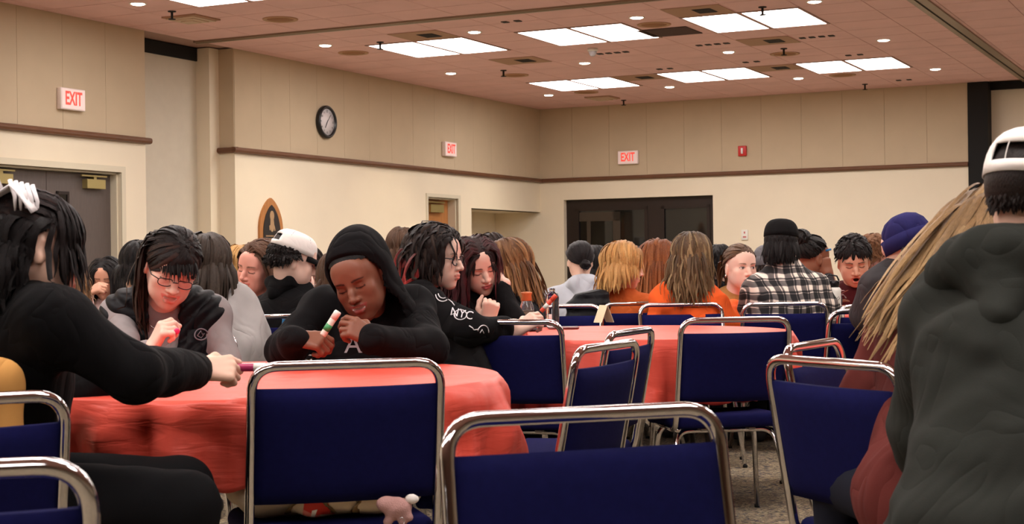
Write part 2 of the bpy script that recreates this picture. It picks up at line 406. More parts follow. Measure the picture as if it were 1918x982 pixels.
for n, (a, b) in enumerate(FIX):
    ka, kb = n // 6, n % 6
    if b > 16: continue
    if kb == 3 and ka in (0, 1): continue      # the photograph shows plain tiles past the third fixture
    seen = n in vis_fix.get(ka, [])
    if seen:
        lab = f'paired white fluorescent ceiling panel, {ORD[kb]} from the clock wall in the {row_name.get(ka, "near row")} of fixtures'
    else: lab = 'white fluorescent ceiling panel pair out of the picture behind the viewer'
    t = thing('ceiling_light', lab, 'light', Q(a + TA, b + TB, ZC), -TH, 'fluorescent ceiling panels')
    for k in (0, 1):
        bb = b + k * TB
        obj('diffuser', *qbox(a + .03, a + 2 * TA - .03, bb + .025, bb + TB - .025, ZC - .008, ZC), emit_m, t, smooth=False)
        obj('frame', *join([qbox(a, a + .03, bb, bb + TB, ZC - .012, ZC + .01), qbox(a + 2 * TA - .03, a + 2 * TA, bb, bb + TB, ZC - .012, ZC + .01),
                            qbox(a + .03, a + 2 * TA - .03, bb, bb + .025, ZC - .012, ZC + .01), qbox(a + .03, a + 2 * TA - .03, bb + TB - .025, bb + TB, ZC - .012, ZC + .01)]), grid_m, t, smooth=False)
# round downlights: lamp under each
def downlight(a, b, lab, watt=1.0):
    t = thing('downlight', lab, 'light', Q(a, b, ZC), -TH, 'round recessed downlights')
    obj('trim_ring', *lathe([(.058, 0), (.07, -.006), (.08, -.005), (.082, .006)], 20, Q(a, b, ZC - .004)), white_m, t)
    obj('lens', *lathe([(.001, -.008), (.05, -.010), (.059, -.006), (.059, .004)], 20, Q(a, b, ZC - .004)), demit_m, t)
    ld = bpy.data.lights.new('downlight_lamp', 'SPOT'); ld.energy = DOWN_W * watt; ld.color = DOWN_C; ld.spot_size = math.radians(96); ld.spot_blend = .7; ld.shadow_soft_size = .06
    lo = bpy.data.objects.new('downlight_lamp', ld); COL.objects.link(lo); lo.location = (0, 0, -.03); lo.parent = t
bs = (1.0, 2.85, 4.67, 6.46); as_ = (-1.8, -4.73, -7.6)
for i, a in enumerate(as_):
    for j, b in enumerate(bs):
        downlight(a, b, f'round lit downlight, {ORD[j]} from the clock wall in the {["row nearest the far wall", "middle row across the ceiling", "row nearest the ceiling track"][i]}', 2.6 if j == 0 else .8)
for a in (-10.7, -13.6, -16.5, -19.4, -22.4):
    for b in (1.0, 4.67, 8.3):
        downlight(a, b, 'round lit downlight in the near ceiling outside the picture', 1.2)
# speakers, vents, sprinklers, slots
PLACE = {}
for n, (px, py) in enumerate([(525, 35), (662, 98), (965, 140), (1225, 45), (1098, 172), (1470, 100), (1578, 140)]):
    a, b = ceil_ab(px, py)
    lab = ['nearest one, above the pocket panel', 'left of the nearest full light pair over the clock', 'between the light pairs above the middle of the clock wall', 'beside the long dark ceiling slot',
           'in front of the farthest light pair by the corner', 'between middle and far light pairs on the right', 'just beyond the farthest right light pair'][n]
    t = thing('ceiling_speaker', 'round tan ceiling speaker grille, ' + lab, 'speaker', Q(a, b, ZC), -TH, 'round ceiling speakers')
    obj('rim', *lathe([(.13, 0), (.15, -.012), (.17, -.01), (.175, 0)], 24, Q(a, b, ZC - .004)), tan_m, t)
    obj('grille', *lathe([(.001, -.004), (.13, -.006), (.131, 0)], 24, Q(a, b, ZC - .004)), mat('grille_dark', lin((160, 112, 76)), .8, bump=.6, bscale=500), t)
VL = ['by the exit sign above the double doors', 'by the far corner']
for n, (px, py) in enumerate([(358, 33), (1128, 182)]):
    a, b = ceil_ab(px, py)
    t = thing('air_diffuser', 'pale square stepped air diffuser in the ceiling ' + VL[n], 'vent', Q(a, b, ZC), -TH, 'square air diffusers')
    obj('housing', *qbox(a - .2, a + .2, b - .2, b + .2, ZC - .018, ZC - .002), tan2_m, t, smooth=False)
    for k, s in enumerate((.17, .12, .07)): obj('louver', *qbox(a - s, a + s, b - s, b + s, ZC - .03 - k * .01, ZC - .016 - k * .01), mat('diffuser_cream', lin((205, 180, 156)), .6), t, smooth=False)
RV = ['before the clock-side light pair', 'between the two clock-side light pairs', 'between the first two far light pairs', 'beyond the nearest right light pair', 'between the two far right light pairs', 'left of the top right light pair']
for n, (px, py) in enumerate([(780, 62), (970, 112), (1205, 143), (1425, 77), (1440, 127), (1313, 17)]):
    a, b = ceil_ab(px, py); a = -7.38 + round((a + 7.38) / TA - .5) * TA + TA / 2; b = 1.37 + round((b - 1.37) / TB - .5) * TB + TB / 2
    t = thing('return_vent', 'tan ceiling panel with a small dark return grille ' + RV[n], 'vent', Q(a, b, ZC), -TH, 'tan ceiling panels with dark grilles')
    obj('plate', *qbox(a - .27, a + .27, b - .29, b + .29, ZC - .010, ZC - .002), tan2_m, t, smooth=False)
    obj('grille', *join([qbox(a + x - .012, a + x + .012, b - .02, b + .15, ZC - .016, ZC - .008) for x in np.linspace(-.1, .1, 6)] + [qbox(a - .12, a + .12, b - .03, b + .16, ZC - .012, ZC - .009)]), dark_m, t, smooth=False)
a, b = -6.6, 4.60
tag(obj('ceiling_slot', *qbox(a - .22, a + .3, b - .25, b + .30, ZC - .012, ZC - .003), mat('slot_brown', lin((70, 44, 36)), .8), smooth=False), 'long dark brown open panel in the ceiling between two light pairs', 'panel')
SPR = ['over the pocket panel near the near track', 'left of the clock-side light pair', 'behind the clock-side light pair', 'nearest the far corner', 'behind the top right light pair', 'beyond the farthest right light pair', 'at the top edge over the right light pairs']
for n, (px, py) in enumerate([(322, 20), (712, 78), (943, 131), (1168, 187), (1468, 90), (1620, 157), (1428, 12)]):
    a, b = ceil_ab(px, py); c = Q(a, b, ZC)
    t = thing('sprinkler', 'small dark fire sprinkler head ' + SPR[n], 'sprinkler', c, -TH, 'ceiling sprinklers')
    obj('escutcheon', *lathe([(.04, 0), (.04, -.008), (.02, -.012)], 12, c - [0, 0, .004]), dark_m, t)
    obj('head', *lathe([(.012, -.01), (.012, -.07), (.035, -.075), (.035, -.08)], 12, c - [0, 0, .004]), dark_m, t)
a, b = ceil_ab(1110, 90); c = Q(a, b, ZC)
t = thing('dome_camera', 'small white dome camera under the ceiling between the light pairs', 'camera', c, -TH)
obj('base', *lathe([(.06, 0), (.06, -.03), (.05, -.035)], 16, c - [0, 0, .004]), white_m, t)
obj('dome', *lathe([(.045, -.03), (.045, -.05), (.035, -.075), (.02, -.088), (.004, -.092)], 16, c - [0, 0, .004]), mat('dome_grey', lin((190, 185, 190)), .15), t)
SL = ['beside the white dome camera', 'near the track at the top left', 'right of the tan vent behind the right lights', 'left of the tan vent at mid ceiling', 'left of the far right pair', 'near the middle far pair', 'close to the far wall on the right', 'above the first far pair']
for n, (px, py) in enumerate([(1148, 98), (958, 39), (1530, 68), (1335, 82), (1600, 102), (1407, 115), (1693, 149), (1245, 128)]):
    a, b = ceil_ab(px, py); w = .16 if n in (0, 2, 3) else .07
    V, F = join([qbox(a - .04, a + .04, b + x - .03, b + x + .03, ZC - .012, ZC - .003) for x in np.linspace(-w, w, 4 if w > .1 else 2)])
    tag(obj('air_slot', V, F, dark_m, smooth=False), 'small dark slot vent in the ceiling ' + SL[n], 'vent', 'dark ceiling slots')

# ---------------------------------------------------------------- wall fittings
def exit_sign(c, right, out, w, hgt, lab):
    """Lit exit box: right = reading direction, out = away from the wall."""
    c, right, out = map(np.asarray, (c, right, out)); up = np.array([0, 0, 1.0]); R = np.array([right, -out, up]).T
    t = thing('exit_sign', lab, 'sign', c, 0)
    obj('housing', *rbox(c + out * .03, (w, .055, hgt), .006, 2, R), exitw_m, t)
    obj('face', *box(c + out * .0595, (w - .02, .004, hgt - .02), R), mat('exit_face_lit', lin((246, 226, 222)), .4, emit=(1, .75, .72, .12)), t, smooth=False)
    text('lettering', 'EXIT', red_m, c + out * .063, right, up, hgt * .88, t, .001, .62 * (w / .33), bold=.004)
exit_sign(Q(-10.53, .005, 2.69), AX, BX, .33, .205, 'lit red exit sign on the wall above the grey double doors')
exit_sign(Q(-3.03, .005, 2.68), AX, BX, .33, .20, 'lit red exit sign high on the clock wall above the oak door')
exit_sign(Q(-.005, 1.51, 2.675), BX, -AX, .33, .205, 'lit red exit sign on the far wall above the dark glass doors')
c = Q(-6.12, .005, 2.82)
t = thing('wall_clock', 'round white clock with a black rim on the fabric wall', 'clock', c, 0)
obj('rim', *lathe([(.15, .0), (.19, 0), (.2, .015), (.2, .045), (.185, .06), (.165, .055), (.162, .03)], 40, c, BX), mat('clock_black', (.012, .012, .013), .35), t)
fc = obj('face', *lathe([(.001, .034), (.164, .034), (.164, .02)], 40, c, BX), mat('clock_white', lin((228, 222, 224)), .4), t)
ink = mat('ink', (.02, .02, .02), .5)
for k in range(12):
    an = math.radians(30 * k); o_ = c + BX * .037 + AX * math.sin(an) * .128 + np.array([0, 0, math.cos(an) * .128])
    text('numeral', str(k if k else 12), ink, o_, AX, (0, 0, 1), .036, fc, .0005)
for nm, an, ln, w in (('hour_hand', 212, .085, .009), ('minute_hand', 41, .125, .006)):
    an = math.radians(an); d = AX * math.sin(an) + np.array([0, 0, math.cos(an)])
    obj(nm, *tube([c + BX * .041 - d * .025, c + BX * .041 + d * ln], w / 2, 6), ink, t)
# pointed plaque
c = Q(-7.28, .0, 0)
def gothic(w, z0, zs, zt, n=12):
    L = [(-w, z0), (-w, zs)]
    for k in range(1, n + 1):
        s = k / n; L.append((-w * (1 - s ** 1.9), zs + (zt - zs) * (1 - (1 - s) ** 1.25)))
    return L + [(-x, z) for x, z in L[::-1][1:]]
def plate(poly, o0, o1):
    V, F = prism(poly, o0, o1); return np.array([c + AX * v[0] + np.array([0, 0, v[1]]) + BX * v[2] for v in V]), F
t = thing('wall_plaque', 'pointed arch oak plaque with a dark engraved memorial plate on the cream wall', 'plaque', Q(-7.28, 0, 1.12), 0)
obj('board', *plate(gothic(.225, 1.06, 1.5, 1.86), .0, .03), oak_m, t, smooth=False)
pl = obj('plate', *plate(gothic(.165, 1.13, 1.47, 1.78), .028, .036), mat('plaque_black', lin((34, 30, 32)), .35), t, smooth=False)
gold = mat('plaque_gold', lin((172, 140, 104)), .5)
obj('portrait', *join([plate([(math.cos(x) * .042, 1.655 + math.sin(x) * .058) for x in np.linspace(0, 2 * math.pi, 14)[:-1]], .035, .038), plate([(-.03, 1.62), (.03, 1.62), (.045, 1.52), (.02, 1.48), (0, 1.47), (-.02, 1.48), (-.035, 1.53)], .035, .0375), plate([(-.055, 1.54), (-.035, 1.55), (-.03, 1.49), (-.05, 1.49)], .035, .037), plate([(.05, 1.54), (.035, 1.55), (.045, 1.48), (.065, 1.49)], .035, .037)]), gold, pl, smooth=False)
r_ = random.Random(3)
def scribble(z, x0, x1, h_):
    out = []; x = x0
    while x < x1:
        w = r_.uniform(.012, .03); out.append(plate([(x, z), (min(x + w, x1), z), (min(x + w, x1), z + h_), (x, z + h_)], .035, .037)); x += w + .006
    return out
obj('inscription', *join(scribble(1.415, -.12, .12, .016) + scribble(1.385, -.065, .065, .01) + scribble(1.36, -.03, .03, .012)), gold, pl, smooth=False)
obj('body_text', *join([p for z in np.arange(1.15, 1.33, .017) if not 1.235 < z < 1.245 for p in scribble(z, -.145, .145, .007)]), mat('plaque_grey', lin((98, 84, 80)), .5), pl, smooth=False)
# fire alarm, switch plates, service box
c = Q(-.003, 3.315, 2.695)
t = thing('fire_alarm', 'small red fire alarm strobe on the far wall above the cream wall rail', 'alarm', c)
obj('housing', *rbox(c - AX * .02, (.125, .04, .15), .006, 2, RQ), redp_m, t)
obj('strobe', *rbox(c - AX * .045, (.03, .025, .085), .006, 2, RQ), mat('strobe_clear', lin((235, 230, 230)), .2), t)
c = Q(-.003, 3.33, 1.455)
t = thing('switch_plate', 'small white thermostat plate with red print on the far wall by the dark doors', 'switch', c)
obj('plate', *rbox(c - AX * .01, (.1, .018, .15), .004, 2, RQ), white_m, t)
obj('print_mark', *join([box(c - AX * .02 - [0, 0, .03], (.05, .003, .02), RQ), box(c - AX * .02 + [0, 0, .035], (.02, .003, .03), RQ)]), mat('print_red', lin((190, 90, 90)), .5), t, smooth=False)
c = P(770, 444, 20.2) - CORNER; c = Q(c @ AX, 0, 1.42)
t = thing('service_box', 'white angled outlet box on the cream wall left of the oak door', 'outlet box', c)
bx = -4.3
obj('housing', *join([(np.array([Q(bx + x, y, z) for x in (0, .62) for y, z in ((0, 1.31), (.10, 1.35), (.10, 1.51), (0, 1.53))]), [[0, 1, 2, 3], [7, 6, 5, 4], [0, 4, 5, 1], [1, 5, 6, 2], [2, 6, 7, 3], [3, 7, 4, 0]])]), white_m, t, smooth=False)
obj('sockets', *join([qbox(bx + x, bx + x + .06, .1, .104, 1.44, 1.48) for x in (.14, .34)] + [qbox(bx + x, bx + x + .02, .1, .104, 1.385, 1.405) for x in (.15, .36)]), ink, t, smooth=False)
for cc, lab in ((P(252, 497, 14.2), 'white light switch plate by the double door frame'), (P(728, 470, 19), 'pale blank cover plate low on the cream wall')):
    q = cc - CORNER; q = Q(q @ AX, 0, cc[2])
    t = thing('switch_plate', lab, 'switch', q)
    obj('plate', *rbox(q + BX * .006, (.012, .09, .14), .003, 2, RQ), white_m, t); obj('toggle', *rbox(q + BX * .016, (.012, .012, .03), .003, 1, RQ), white_m, t)

# ================================================================ distance fields -> smooth meshes
class Field:
    def __init__(s, lo, hi, h):
        s.h = h; s.lo = np.asarray(lo, float); n = np.maximum(np.ceil((np.asarray(hi, float) - s.lo) / h).astype(int) + 1, 4); s.n = n
        s.f = np.full(tuple(n), 1.0, np.float32)
    def _sl(s, lo, hi, pad):
        i0 = np.clip(np.floor((lo - pad - s.lo) / s.h).astype(int), 0, s.n); i1 = np.clip(np.ceil((hi + pad - s.lo) / s.h).astype(int) + 1, 0, s.n)
        if np.any(i1 <= i0): return None, None
        sl = tuple(slice(a, b) for a, b in zip(i0, i1))
        g = [(s.lo[k] + s.h * np.arange(i0[k], i1[k])).astype(np.float32) for k in range(3)]
        return sl, (g[0][:, None, None], g[1][None, :, None], g[2][None, None, :])
    def _mix(s, sl, d, k, op):
        a = s.f[sl]
        if op == 'u':
            if k <= 0: s.f[sl] = np.minimum(a, d)
            else:
                hh = np.maximum(k - np.abs(a - d), 0) / k; s.f[sl] = np.minimum(a, d) - hh * hh * k * .25
        else:
            if k <= 0: s.f[sl] = np.maximum(a, -d)
            else:
                hh = np.maximum(k - np.abs(a + d), 0) / k; s.f[sl] = np.maximum(a, -d) + hh * hh * k * .25
    def cone(s, a, b, ra, rb=None, k=0., op='u'):
        rb = ra if rb is None else rb; a = np.asarray(a, float); b = np.asarray(b, float); r = max(ra, rb)
        sl, g = s._sl(np.minimum(a, b) - r, np.maximum(a, b) + r, k + 3 * s.h)
        if sl is None: return s
        ba = b - a; q = float(ba @ ba) + 1e-12
        px, py, pz = g[0] - np.float32(a[0]), g[1] - np.float32(a[1]), g[2] - np.float32(a[2])
        t = np.clip((px * np.float32(ba[0]) + py * np.float32(ba[1]) + pz * np.float32(ba[2])) / np.float32(q), 0, 1)
        d = np.sqrt((px - t * np.float32(ba[0])) ** 2 + (py - t * np.float32(ba[1])) ** 2 + (pz - t * np.float32(ba[2])) ** 2) - (np.float32(ra) + np.float32(rb - ra) * t)
        s._mix(sl, d, k, op); return s
    def chain(s, pts, rs, k=0., op='u'):
        for i in range(len(pts) - 1): s.cone(pts[i], pts[i + 1], rs[i], rs[i + 1], k, op)
        return s
    def ell(s, c, r, k=0., op='u', R=None):
        c = np.asarray(c, float); r = np.asarray(r, float); m = r.max() if R is not None else r
        sl, g = s._sl(c - m, c + m, k + 3 * s.h)
        if sl is None: return s
        x, y, z = g[0] - np.float32(c[0]), g[1] - np.float32(c[1]), g[2] - np.float32(c[2])
        if R is not None:
            R = np.asarray(R, np.float32); x, y, z = (R[0, j] * x + R[1, j] * y + R[2, j] * z for j in range(3))
        r = r.astype(np.float32)
        k0 = np.sqrt((x / r[0]) ** 2 + (y / r[1]) ** 2 + (z / r[2]) ** 2); k1 = np.sqrt((x / r[0] ** 2) ** 2 + (y / r[1] ** 2) ** 2 + (z / r[2] ** 2) ** 2)
        s._mix(sl, k0 * (k0 - 1) / (k1 + 1e-6), k, op); return s
    def grid(s):
        return [(s.lo[k] + s.h * np.arange(s.n[k])).astype(np.float32).reshape([-1 if j == k else 1 for j in range(3)]) for k in range(3)]
    def waves(s, amp, freq, seed=0, n=5, vec=(1, 1, 1)):
        r = np.random.default_rng(seed); x, y, z = s.grid(); o = 0
        for _ in range(n):
            d = r.normal(size=3) * np.asarray(vec); d /= np.linalg.norm(d) + 1e-9; f = freq * r.uniform(.6, 1.5); ph = r.uniform(0, 6.28)
            w = r.normal(size=3); 
            o = o + np.sin((x * d[0] + y * d[1] + z * d[2]) * f + ph + 1.3 * np.sin((x * w[0] + y * w[1] + z * w[2]) * f * .3)).astype(np.float32)
        s.f += np.float32(amp / math.sqrt(n)) * o; return s
    def surf(s):
        f = s.f; n = s.n; sg = f < 0
        c = np.zeros(tuple(n - 1), np.int8)
        for dx in (0, 1):
            for dy in (0, 1):
                for dz in (0, 1): c += sg[dx:n[0] - 1 + dx, dy:n[1] - 1 + dy, dz:n[2] - 1 + dz]
        act = (c > 0) & (c < 8); ijk = np.argwhere(act)
        if len(ijk) == 0: return np.zeros((0, 3)), np.zeros((0, 4), int)
        idx = np.full(act.shape, -1, np.int32); idx[act] = np.arange(len(ijk))
        cs = [(a, b, d) for a in (0, 1) for b in (0, 1) for d in (0, 1)]
        val = np.stack([f[ijk[:, 0] + a, ijk[:, 1] + b, ijk[:, 2] + d] for a, b, d in cs], 1)
        pos = np.zeros((len(ijk), 3)); cnt = np.zeros(len(ijk)); ca = np.array(cs, float)
        for i in range(8):
            for j in range(i + 1, 8):
                if np.abs(ca[i] - ca[j]).sum() != 1: continue
                m = (val[:, i] < 0) != (val[:, j] < 0); v0 = val[m, i]; v1 = val[m, j]; t = (v0 / (v0 - v1))[:, None]
                pos[m] += ca[i] * (1 - t) + ca[j] * t; cnt[m] += 1
        V = s.lo + s.h * (ijk + pos / cnt[:, None])
        Fs = []
        for ax in range(3):
            u, v = (ax + 1) % 3, (ax + 2) % 3
            A = np.take(sg, range(0, n[ax] - 1), ax); B = np.take(sg, range(1, n[ax]), ax); e = np.argwhere(A != B)
            e = e[(e[:, u] > 0) & (e[:, v] > 0) & (e[:, u] < n[u] - 1) & (e[:, v] < n[v] - 1)]
            if len(e) == 0: continue
            def at(du, dv):
                q = e.copy(); q[:, u] -= du; q[:, v] -= dv; return idx[q[:, 0], q[:, 1], q[:, 2]]
            quad = np.stack([at(1, 1), at(0, 1), at(0, 0), at(1, 0)], 1)
            fl = ~A[e[:, 0], e[:, 1], e[:, 2]]; quad[fl] = quad[fl][:, ::-1]; Fs.append(quad)
        return V, np.concatenate(Fs)
def hair_uv(nv, S, ns=3, seed=0):
    k = nv // (S * ns); rs = np.random.default_rng(seed); u = rs.uniform(0, 50, k)[:, None, None] + np.array([0, .9, 1.8, 2.7])[None, None, :ns] * 1.0; v = np.linspace(0, 40, S)[None, :, None] + 0 * u
    return np.stack([np.broadcast_to(u, (k, S, ns)), np.broadcast_to(v, (k, S, ns))], -1).reshape(-1, 2)
def join_np(parts):
    V, F, Cc, n = [], [], [], 0
    for v, f, c in parts:
        V.append(v); F.append(f + n); Cc.append(np.broadcast_to(c, (len(v), 3))); n += len(v)
    return np.concatenate(V), np.concatenate(F), np.concatenate(Cc)
def rz(a): c, s = math.cos(a), math.sin(a); return np.array([[c, -s, 0], [s, c, 0], [0, 0, 1.0]])
def rx(a): c, s = math.cos(a), math.sin(a); return np.array([[1, 0, 0], [0, c, -s], [0, s, c.real]])
def ry(a): c, s = math.cos(a), math.sin(a); return np.array([[c, 0, s], [0, 1, 0], [-s, 0, c]])
def unit(v): v = np.asarray(v, float); return v / (np.linalg.norm(v) + 1e-12)
D2 = math.radians

# ---------------------------------------------------------------- head (local frame: face towards -Y, up +Z, eyes at z = 0)
def head_mesh(res, neck_to, sk, male=False, eyes='down', smile=0., mouth=0., face=True, cheek=1.0, gaze=0., neck_r=.052, brow_c=None, browz=0., lipc=None, lash=1.0):
    sk = np.array(sk)
    lo = np.minimum([-.1, -.13, -.13], np.asarray(neck_to) - .065); hi = np.maximum([.1, .115, .125], np.asarray(neck_to) + .065)
    f = Field(lo, hi, res)
    f.ell((0, .012, .035), (.0735, .094, .081)).ell((0, -.030, .034), (.057, .052, .046), .03).ell((0, -.02, -.02), (.061, .068, .085), .03)
    jw = .052 if male else .046
    for s in (-1, 1):
        f.cone((s * jw, .004, -.045), (s * .014, -.057, -.098), .018 if male else .016, .013, .03)
        if face: f.ell((s * .036, -.058, -.028 + .006 * smile), (.026 * cheek, .022, .022), .022)
    f.ell((0, -.068, -.099), (.022 if male else .018, .017, .015), .025)
    if face:
        f.ell((0, -.0705, -.060), (.029, .0225, .027), .02)
        for s in (-1, 1): f.ell((s * .031, -.045, -.062), (.027, .030, .030), .03)
        f.cone((-.034, -.078, .021), (.034, -.078, .021), .011 if male else .009, None, .018)
        f.ell((0, -.064, .048), (.045, .0165, .03), .03)
        for s in (-1, 1): f.ell((s * .031, -.096, .0005), (.019, .0125, .010), .012, 's')
        for s in (-1, 1): f.ell((s * .031, -.0735, -.001), (.0145, .0128, .0125), .004)
        f.chain([(0, -.085, .012), (0, -.097, -.014), (0, -.109, -.033)], [.0075, .0085, .0105], .012)
        for s in (-1, 1): f.ell((s * .0125, -.096, -.037), (.0085, .0095, .0072), .008)
        for s in (-1, 1): f.ell((s * .0065, -.104, -.0455), (.0042, .005, .0035), .003, 's')
        e = .023 + .007 * smile; up = .009 * smile; mz = -.064; op = mouth
        uz, lz = mz + .0035 + op * .006, mz - .0045 - op * .012
        f.chain([(-e, -.083 + .004 * smile, mz + up), (-.010, -.0935, uz + .002), (0, -.0945, uz), (.010, -.0935, uz + .002), (e, -.083 + .004 * smile, mz + up)], [.003, .0052, .0048, .0052, .003], .006)
        f.chain([(-e + .003, -.082 + .004 * smile, mz + up - .001), (-.009, -.0925, lz - .002), (.009, -.0925, lz - .002), (e - .003, -.082 + .004 * smile, mz + up - .001)], [.003, .006, .006, .003], .006)
        if op > 0.05:
            f.ell((0, -.094, mz - .002 - op * .002 + up * .4), (e * .78 - .004 * (1 - smile), .016, .003 + .0085 * op), .003, 's')
        else:
            f.chain([(-e, -.0865, mz + up), (0, -.099, mz - .001), (e, -.0865, mz + up)], [.0012] * 3, .003, 's')
    for s in (-1, 1):
        R = rz(s * .35) @ rx(-.15)
        f.ell((s * .074, .012, -.012), (.0075, .019, .031), .008, 'u', R); f.ell((s * .083, .008, -.008), (.006, .010, .017), .006, 's', R)
    f.cone((0, .022, -.055), neck_to, neck_r * .97, neck_r * 1.08, .03)
    V, F = f.surf()
    x, y, z = V.T; ax = np.abs(x)
    C = np.tile(sk, (len(V), 1))
    def mix(m, c):
        nonlocal C
        m = np.clip(m, 0, 1)[:, None]; C = C * (1 - m) + np.array(c) * m
    if face:
        fr = y < -.045
        blush = np.exp(-(((ax - .038) / .02) ** 2 + ((z + .032) / .018) ** 2)) * fr
        mix(.28 * blush, sk * np.array([1.06, .80, .78])); mix(.18 * np.exp(-((x / .016) ** 2 + ((z + .036) / .012) ** 2)) * fr, sk * np.array([1.1, .75, .72]))
        lc = np.array(lipc) if lipc is not None else sk * np.array([.92, .50, .50])
        e = .023 + .007 * smile; mzx = -.064 + .009 * smile * (ax / e) ** 2
        hw = np.clip(1 - (ax / (e + .002)) ** 2, 0, 1) ** .6
        lower = .0115 + mouth * .013; upper = .0085 + mouth * .005
        dz = z - mzx; ins = np.where(dz > 0, dz / (upper * hw + 1e-4), -dz / (lower * hw + 1e-4))
        mix(np.clip((1.15 - ins) / .3, 0, 1) * (ax < e + .003) * (y < -.07), lc)
        if mouth > .05:
            hole = (y > -.0905) & (ax < e * .75) & (np.abs(dz + .002) < .004 + .011 * mouth) & (y < -.07)
            mix(hole * 1.0, (.05, .012, .012))
            if smile > .2: mix((hole | ((np.abs(dz) < .004) & (ax < e * .7) & (y > -.0925) & (y < -.07))) * (dz > -.0075 - .004 * mouth) * 1.0, (.78, .74, .68))
        else: mix(np.exp(-(dz / .0014) ** 2) * (ax < e) * (y < -.075), lc * .35)
        bc = np.array(brow_c if brow_c is not None else sk * .2)
        bzc = .0185 + browz + .004 * np.sin(np.clip((ax - .012) / .036, 0, 1) * 2.4)
        bm = np.clip((.0042 - .0018 * np.clip((ax - .03) / .02, 0, 1) - np.abs(z - bzc)) / .002, 0, 1) * (ax > .012) * (ax < .05) * fr
        mix(bm * .85, bc)
        dx = (ax - .031) * np.sign(1); w = np.abs(dx) / .0155; near = fr & (w < 1) & (y < -.066)
        if eyes == 'down':
            zc = -.0065 + .0035 * w ** 2
            mix(np.clip((.0026 - np.abs(z - zc)) / .0013, 0, 1) * near * lash, (.02, .012, .01))
            mix(np.clip((.0010 - np.abs(z - (.0045 - .003 * w ** 2))) / .001, 0, 1) * near * .5, sk * .45)
        else:
            up_ = .0062 * (1 - w ** 2); dn_ = -.0062 * (1 - w ** 2)
            mix(((z < up_) & (z > dn_) & near) * 1.0, (.72, .68, .66))
            gx = np.sign(x) * (ax - .031) - gaze; ir = np.sqrt(gx ** 2 + (z + .0008) ** 2)
            mix(np.clip((.0064 - ir) / .001, 0, 1) * ((z < up_) & (z > dn_) & near), (.035, .018, .01))
            mix(np.clip((.0019 - np.abs(z - up_)) / .001, 0, 1) * near, (.015, .01, .01)); mix(np.clip((.0010 - np.abs(z - dn_)) / .001, 0, 1) * near * .6, sk * .35)
    return V, F, C

# ---------------------------------------------------------------- hand (local: wrist at 0, fingers +X, back +Z, thumb +Y)
def hand_mesh(sk, curl=(.5, .55, .6, .65), thumb=.5, spread=.06, res=.0028, forearm=.08, nails=None, pinch=0.):
    f = Field((-forearm - .03, -.085, -.12), (.21, .09, .06), res)
    f.cone((-forearm, .009, 0), (.005, .009, 0), .024, .0195, 0).cone((-forearm, -.009, 0), (.005, -.009, 0), .024, .0195, .015)
    ys = (.0285, .0095, -.0095, -.027); tips = []
    for y in ys: f.cone((.004, y * .62, -.001), (.082 - abs(y - .006) * .25, y, -.001), .0135, .0112, .012)
    f.ell((.028, .022, -.012), (.026, .017, .013), .012)
    for i, (y, L) in enumerate(zip(ys, (.072, .080, .074, .058))):
        p = np.array([.082 - abs(y - .006) * .25, y, 0.0]); a = 0.0; sp = spread * (1.5 - i) ; pts = [p]
        for j, fr in enumerate((.46, .30, .24)):
            a += curl[i] * (1.0, 1.25, .8)[j]
            p = p + L * fr * np.array([math.cos(a) * math.cos(sp), math.cos(a) * math.sin(sp), -math.sin(a)]); pts.append(p)
        f.chain(pts, [.0096, .0088, .008, .0068], .0035); tips.append((pts[-1], a))
    d = unit((.62, .66, -.42)); p0 = np.array([.018, .024, -.008]); p1 = p0 + d * .042
    d2 = unit((1 - .2 * thumb, .42 - .75 * thumb, -.35 - .4 * thumb)); p2 = p1 + d2 * .034; d3 = unit((1, .05 - .8 * thumb, -.3 - .3 * thumb)); p3 = p2 + d3 * .026
    f.chain([p0, p1, p2, p3], [.015, .0118, .0102, .0078], .006); tips.append((p3, 0))
    V, F = f.surf(); C = np.tile(np.array(sk), (len(V), 1))
    for (tp, a) in tips:
        m = np.exp(-(np.linalg.norm(V - tp, axis=1) / .012) ** 2)[:, None] * .22; C = C * (1 - m) + np.array(sk) * np.array([1.02, .80, .78]) * m
        if nails is not None:
            n = (np.linalg.norm(V - (tp + np.array([.002, 0, .005])), axis=1) < .0062)[:, None] * 1.0; C = C * (1 - n) + np.array(nails) * n
    return V, F, C

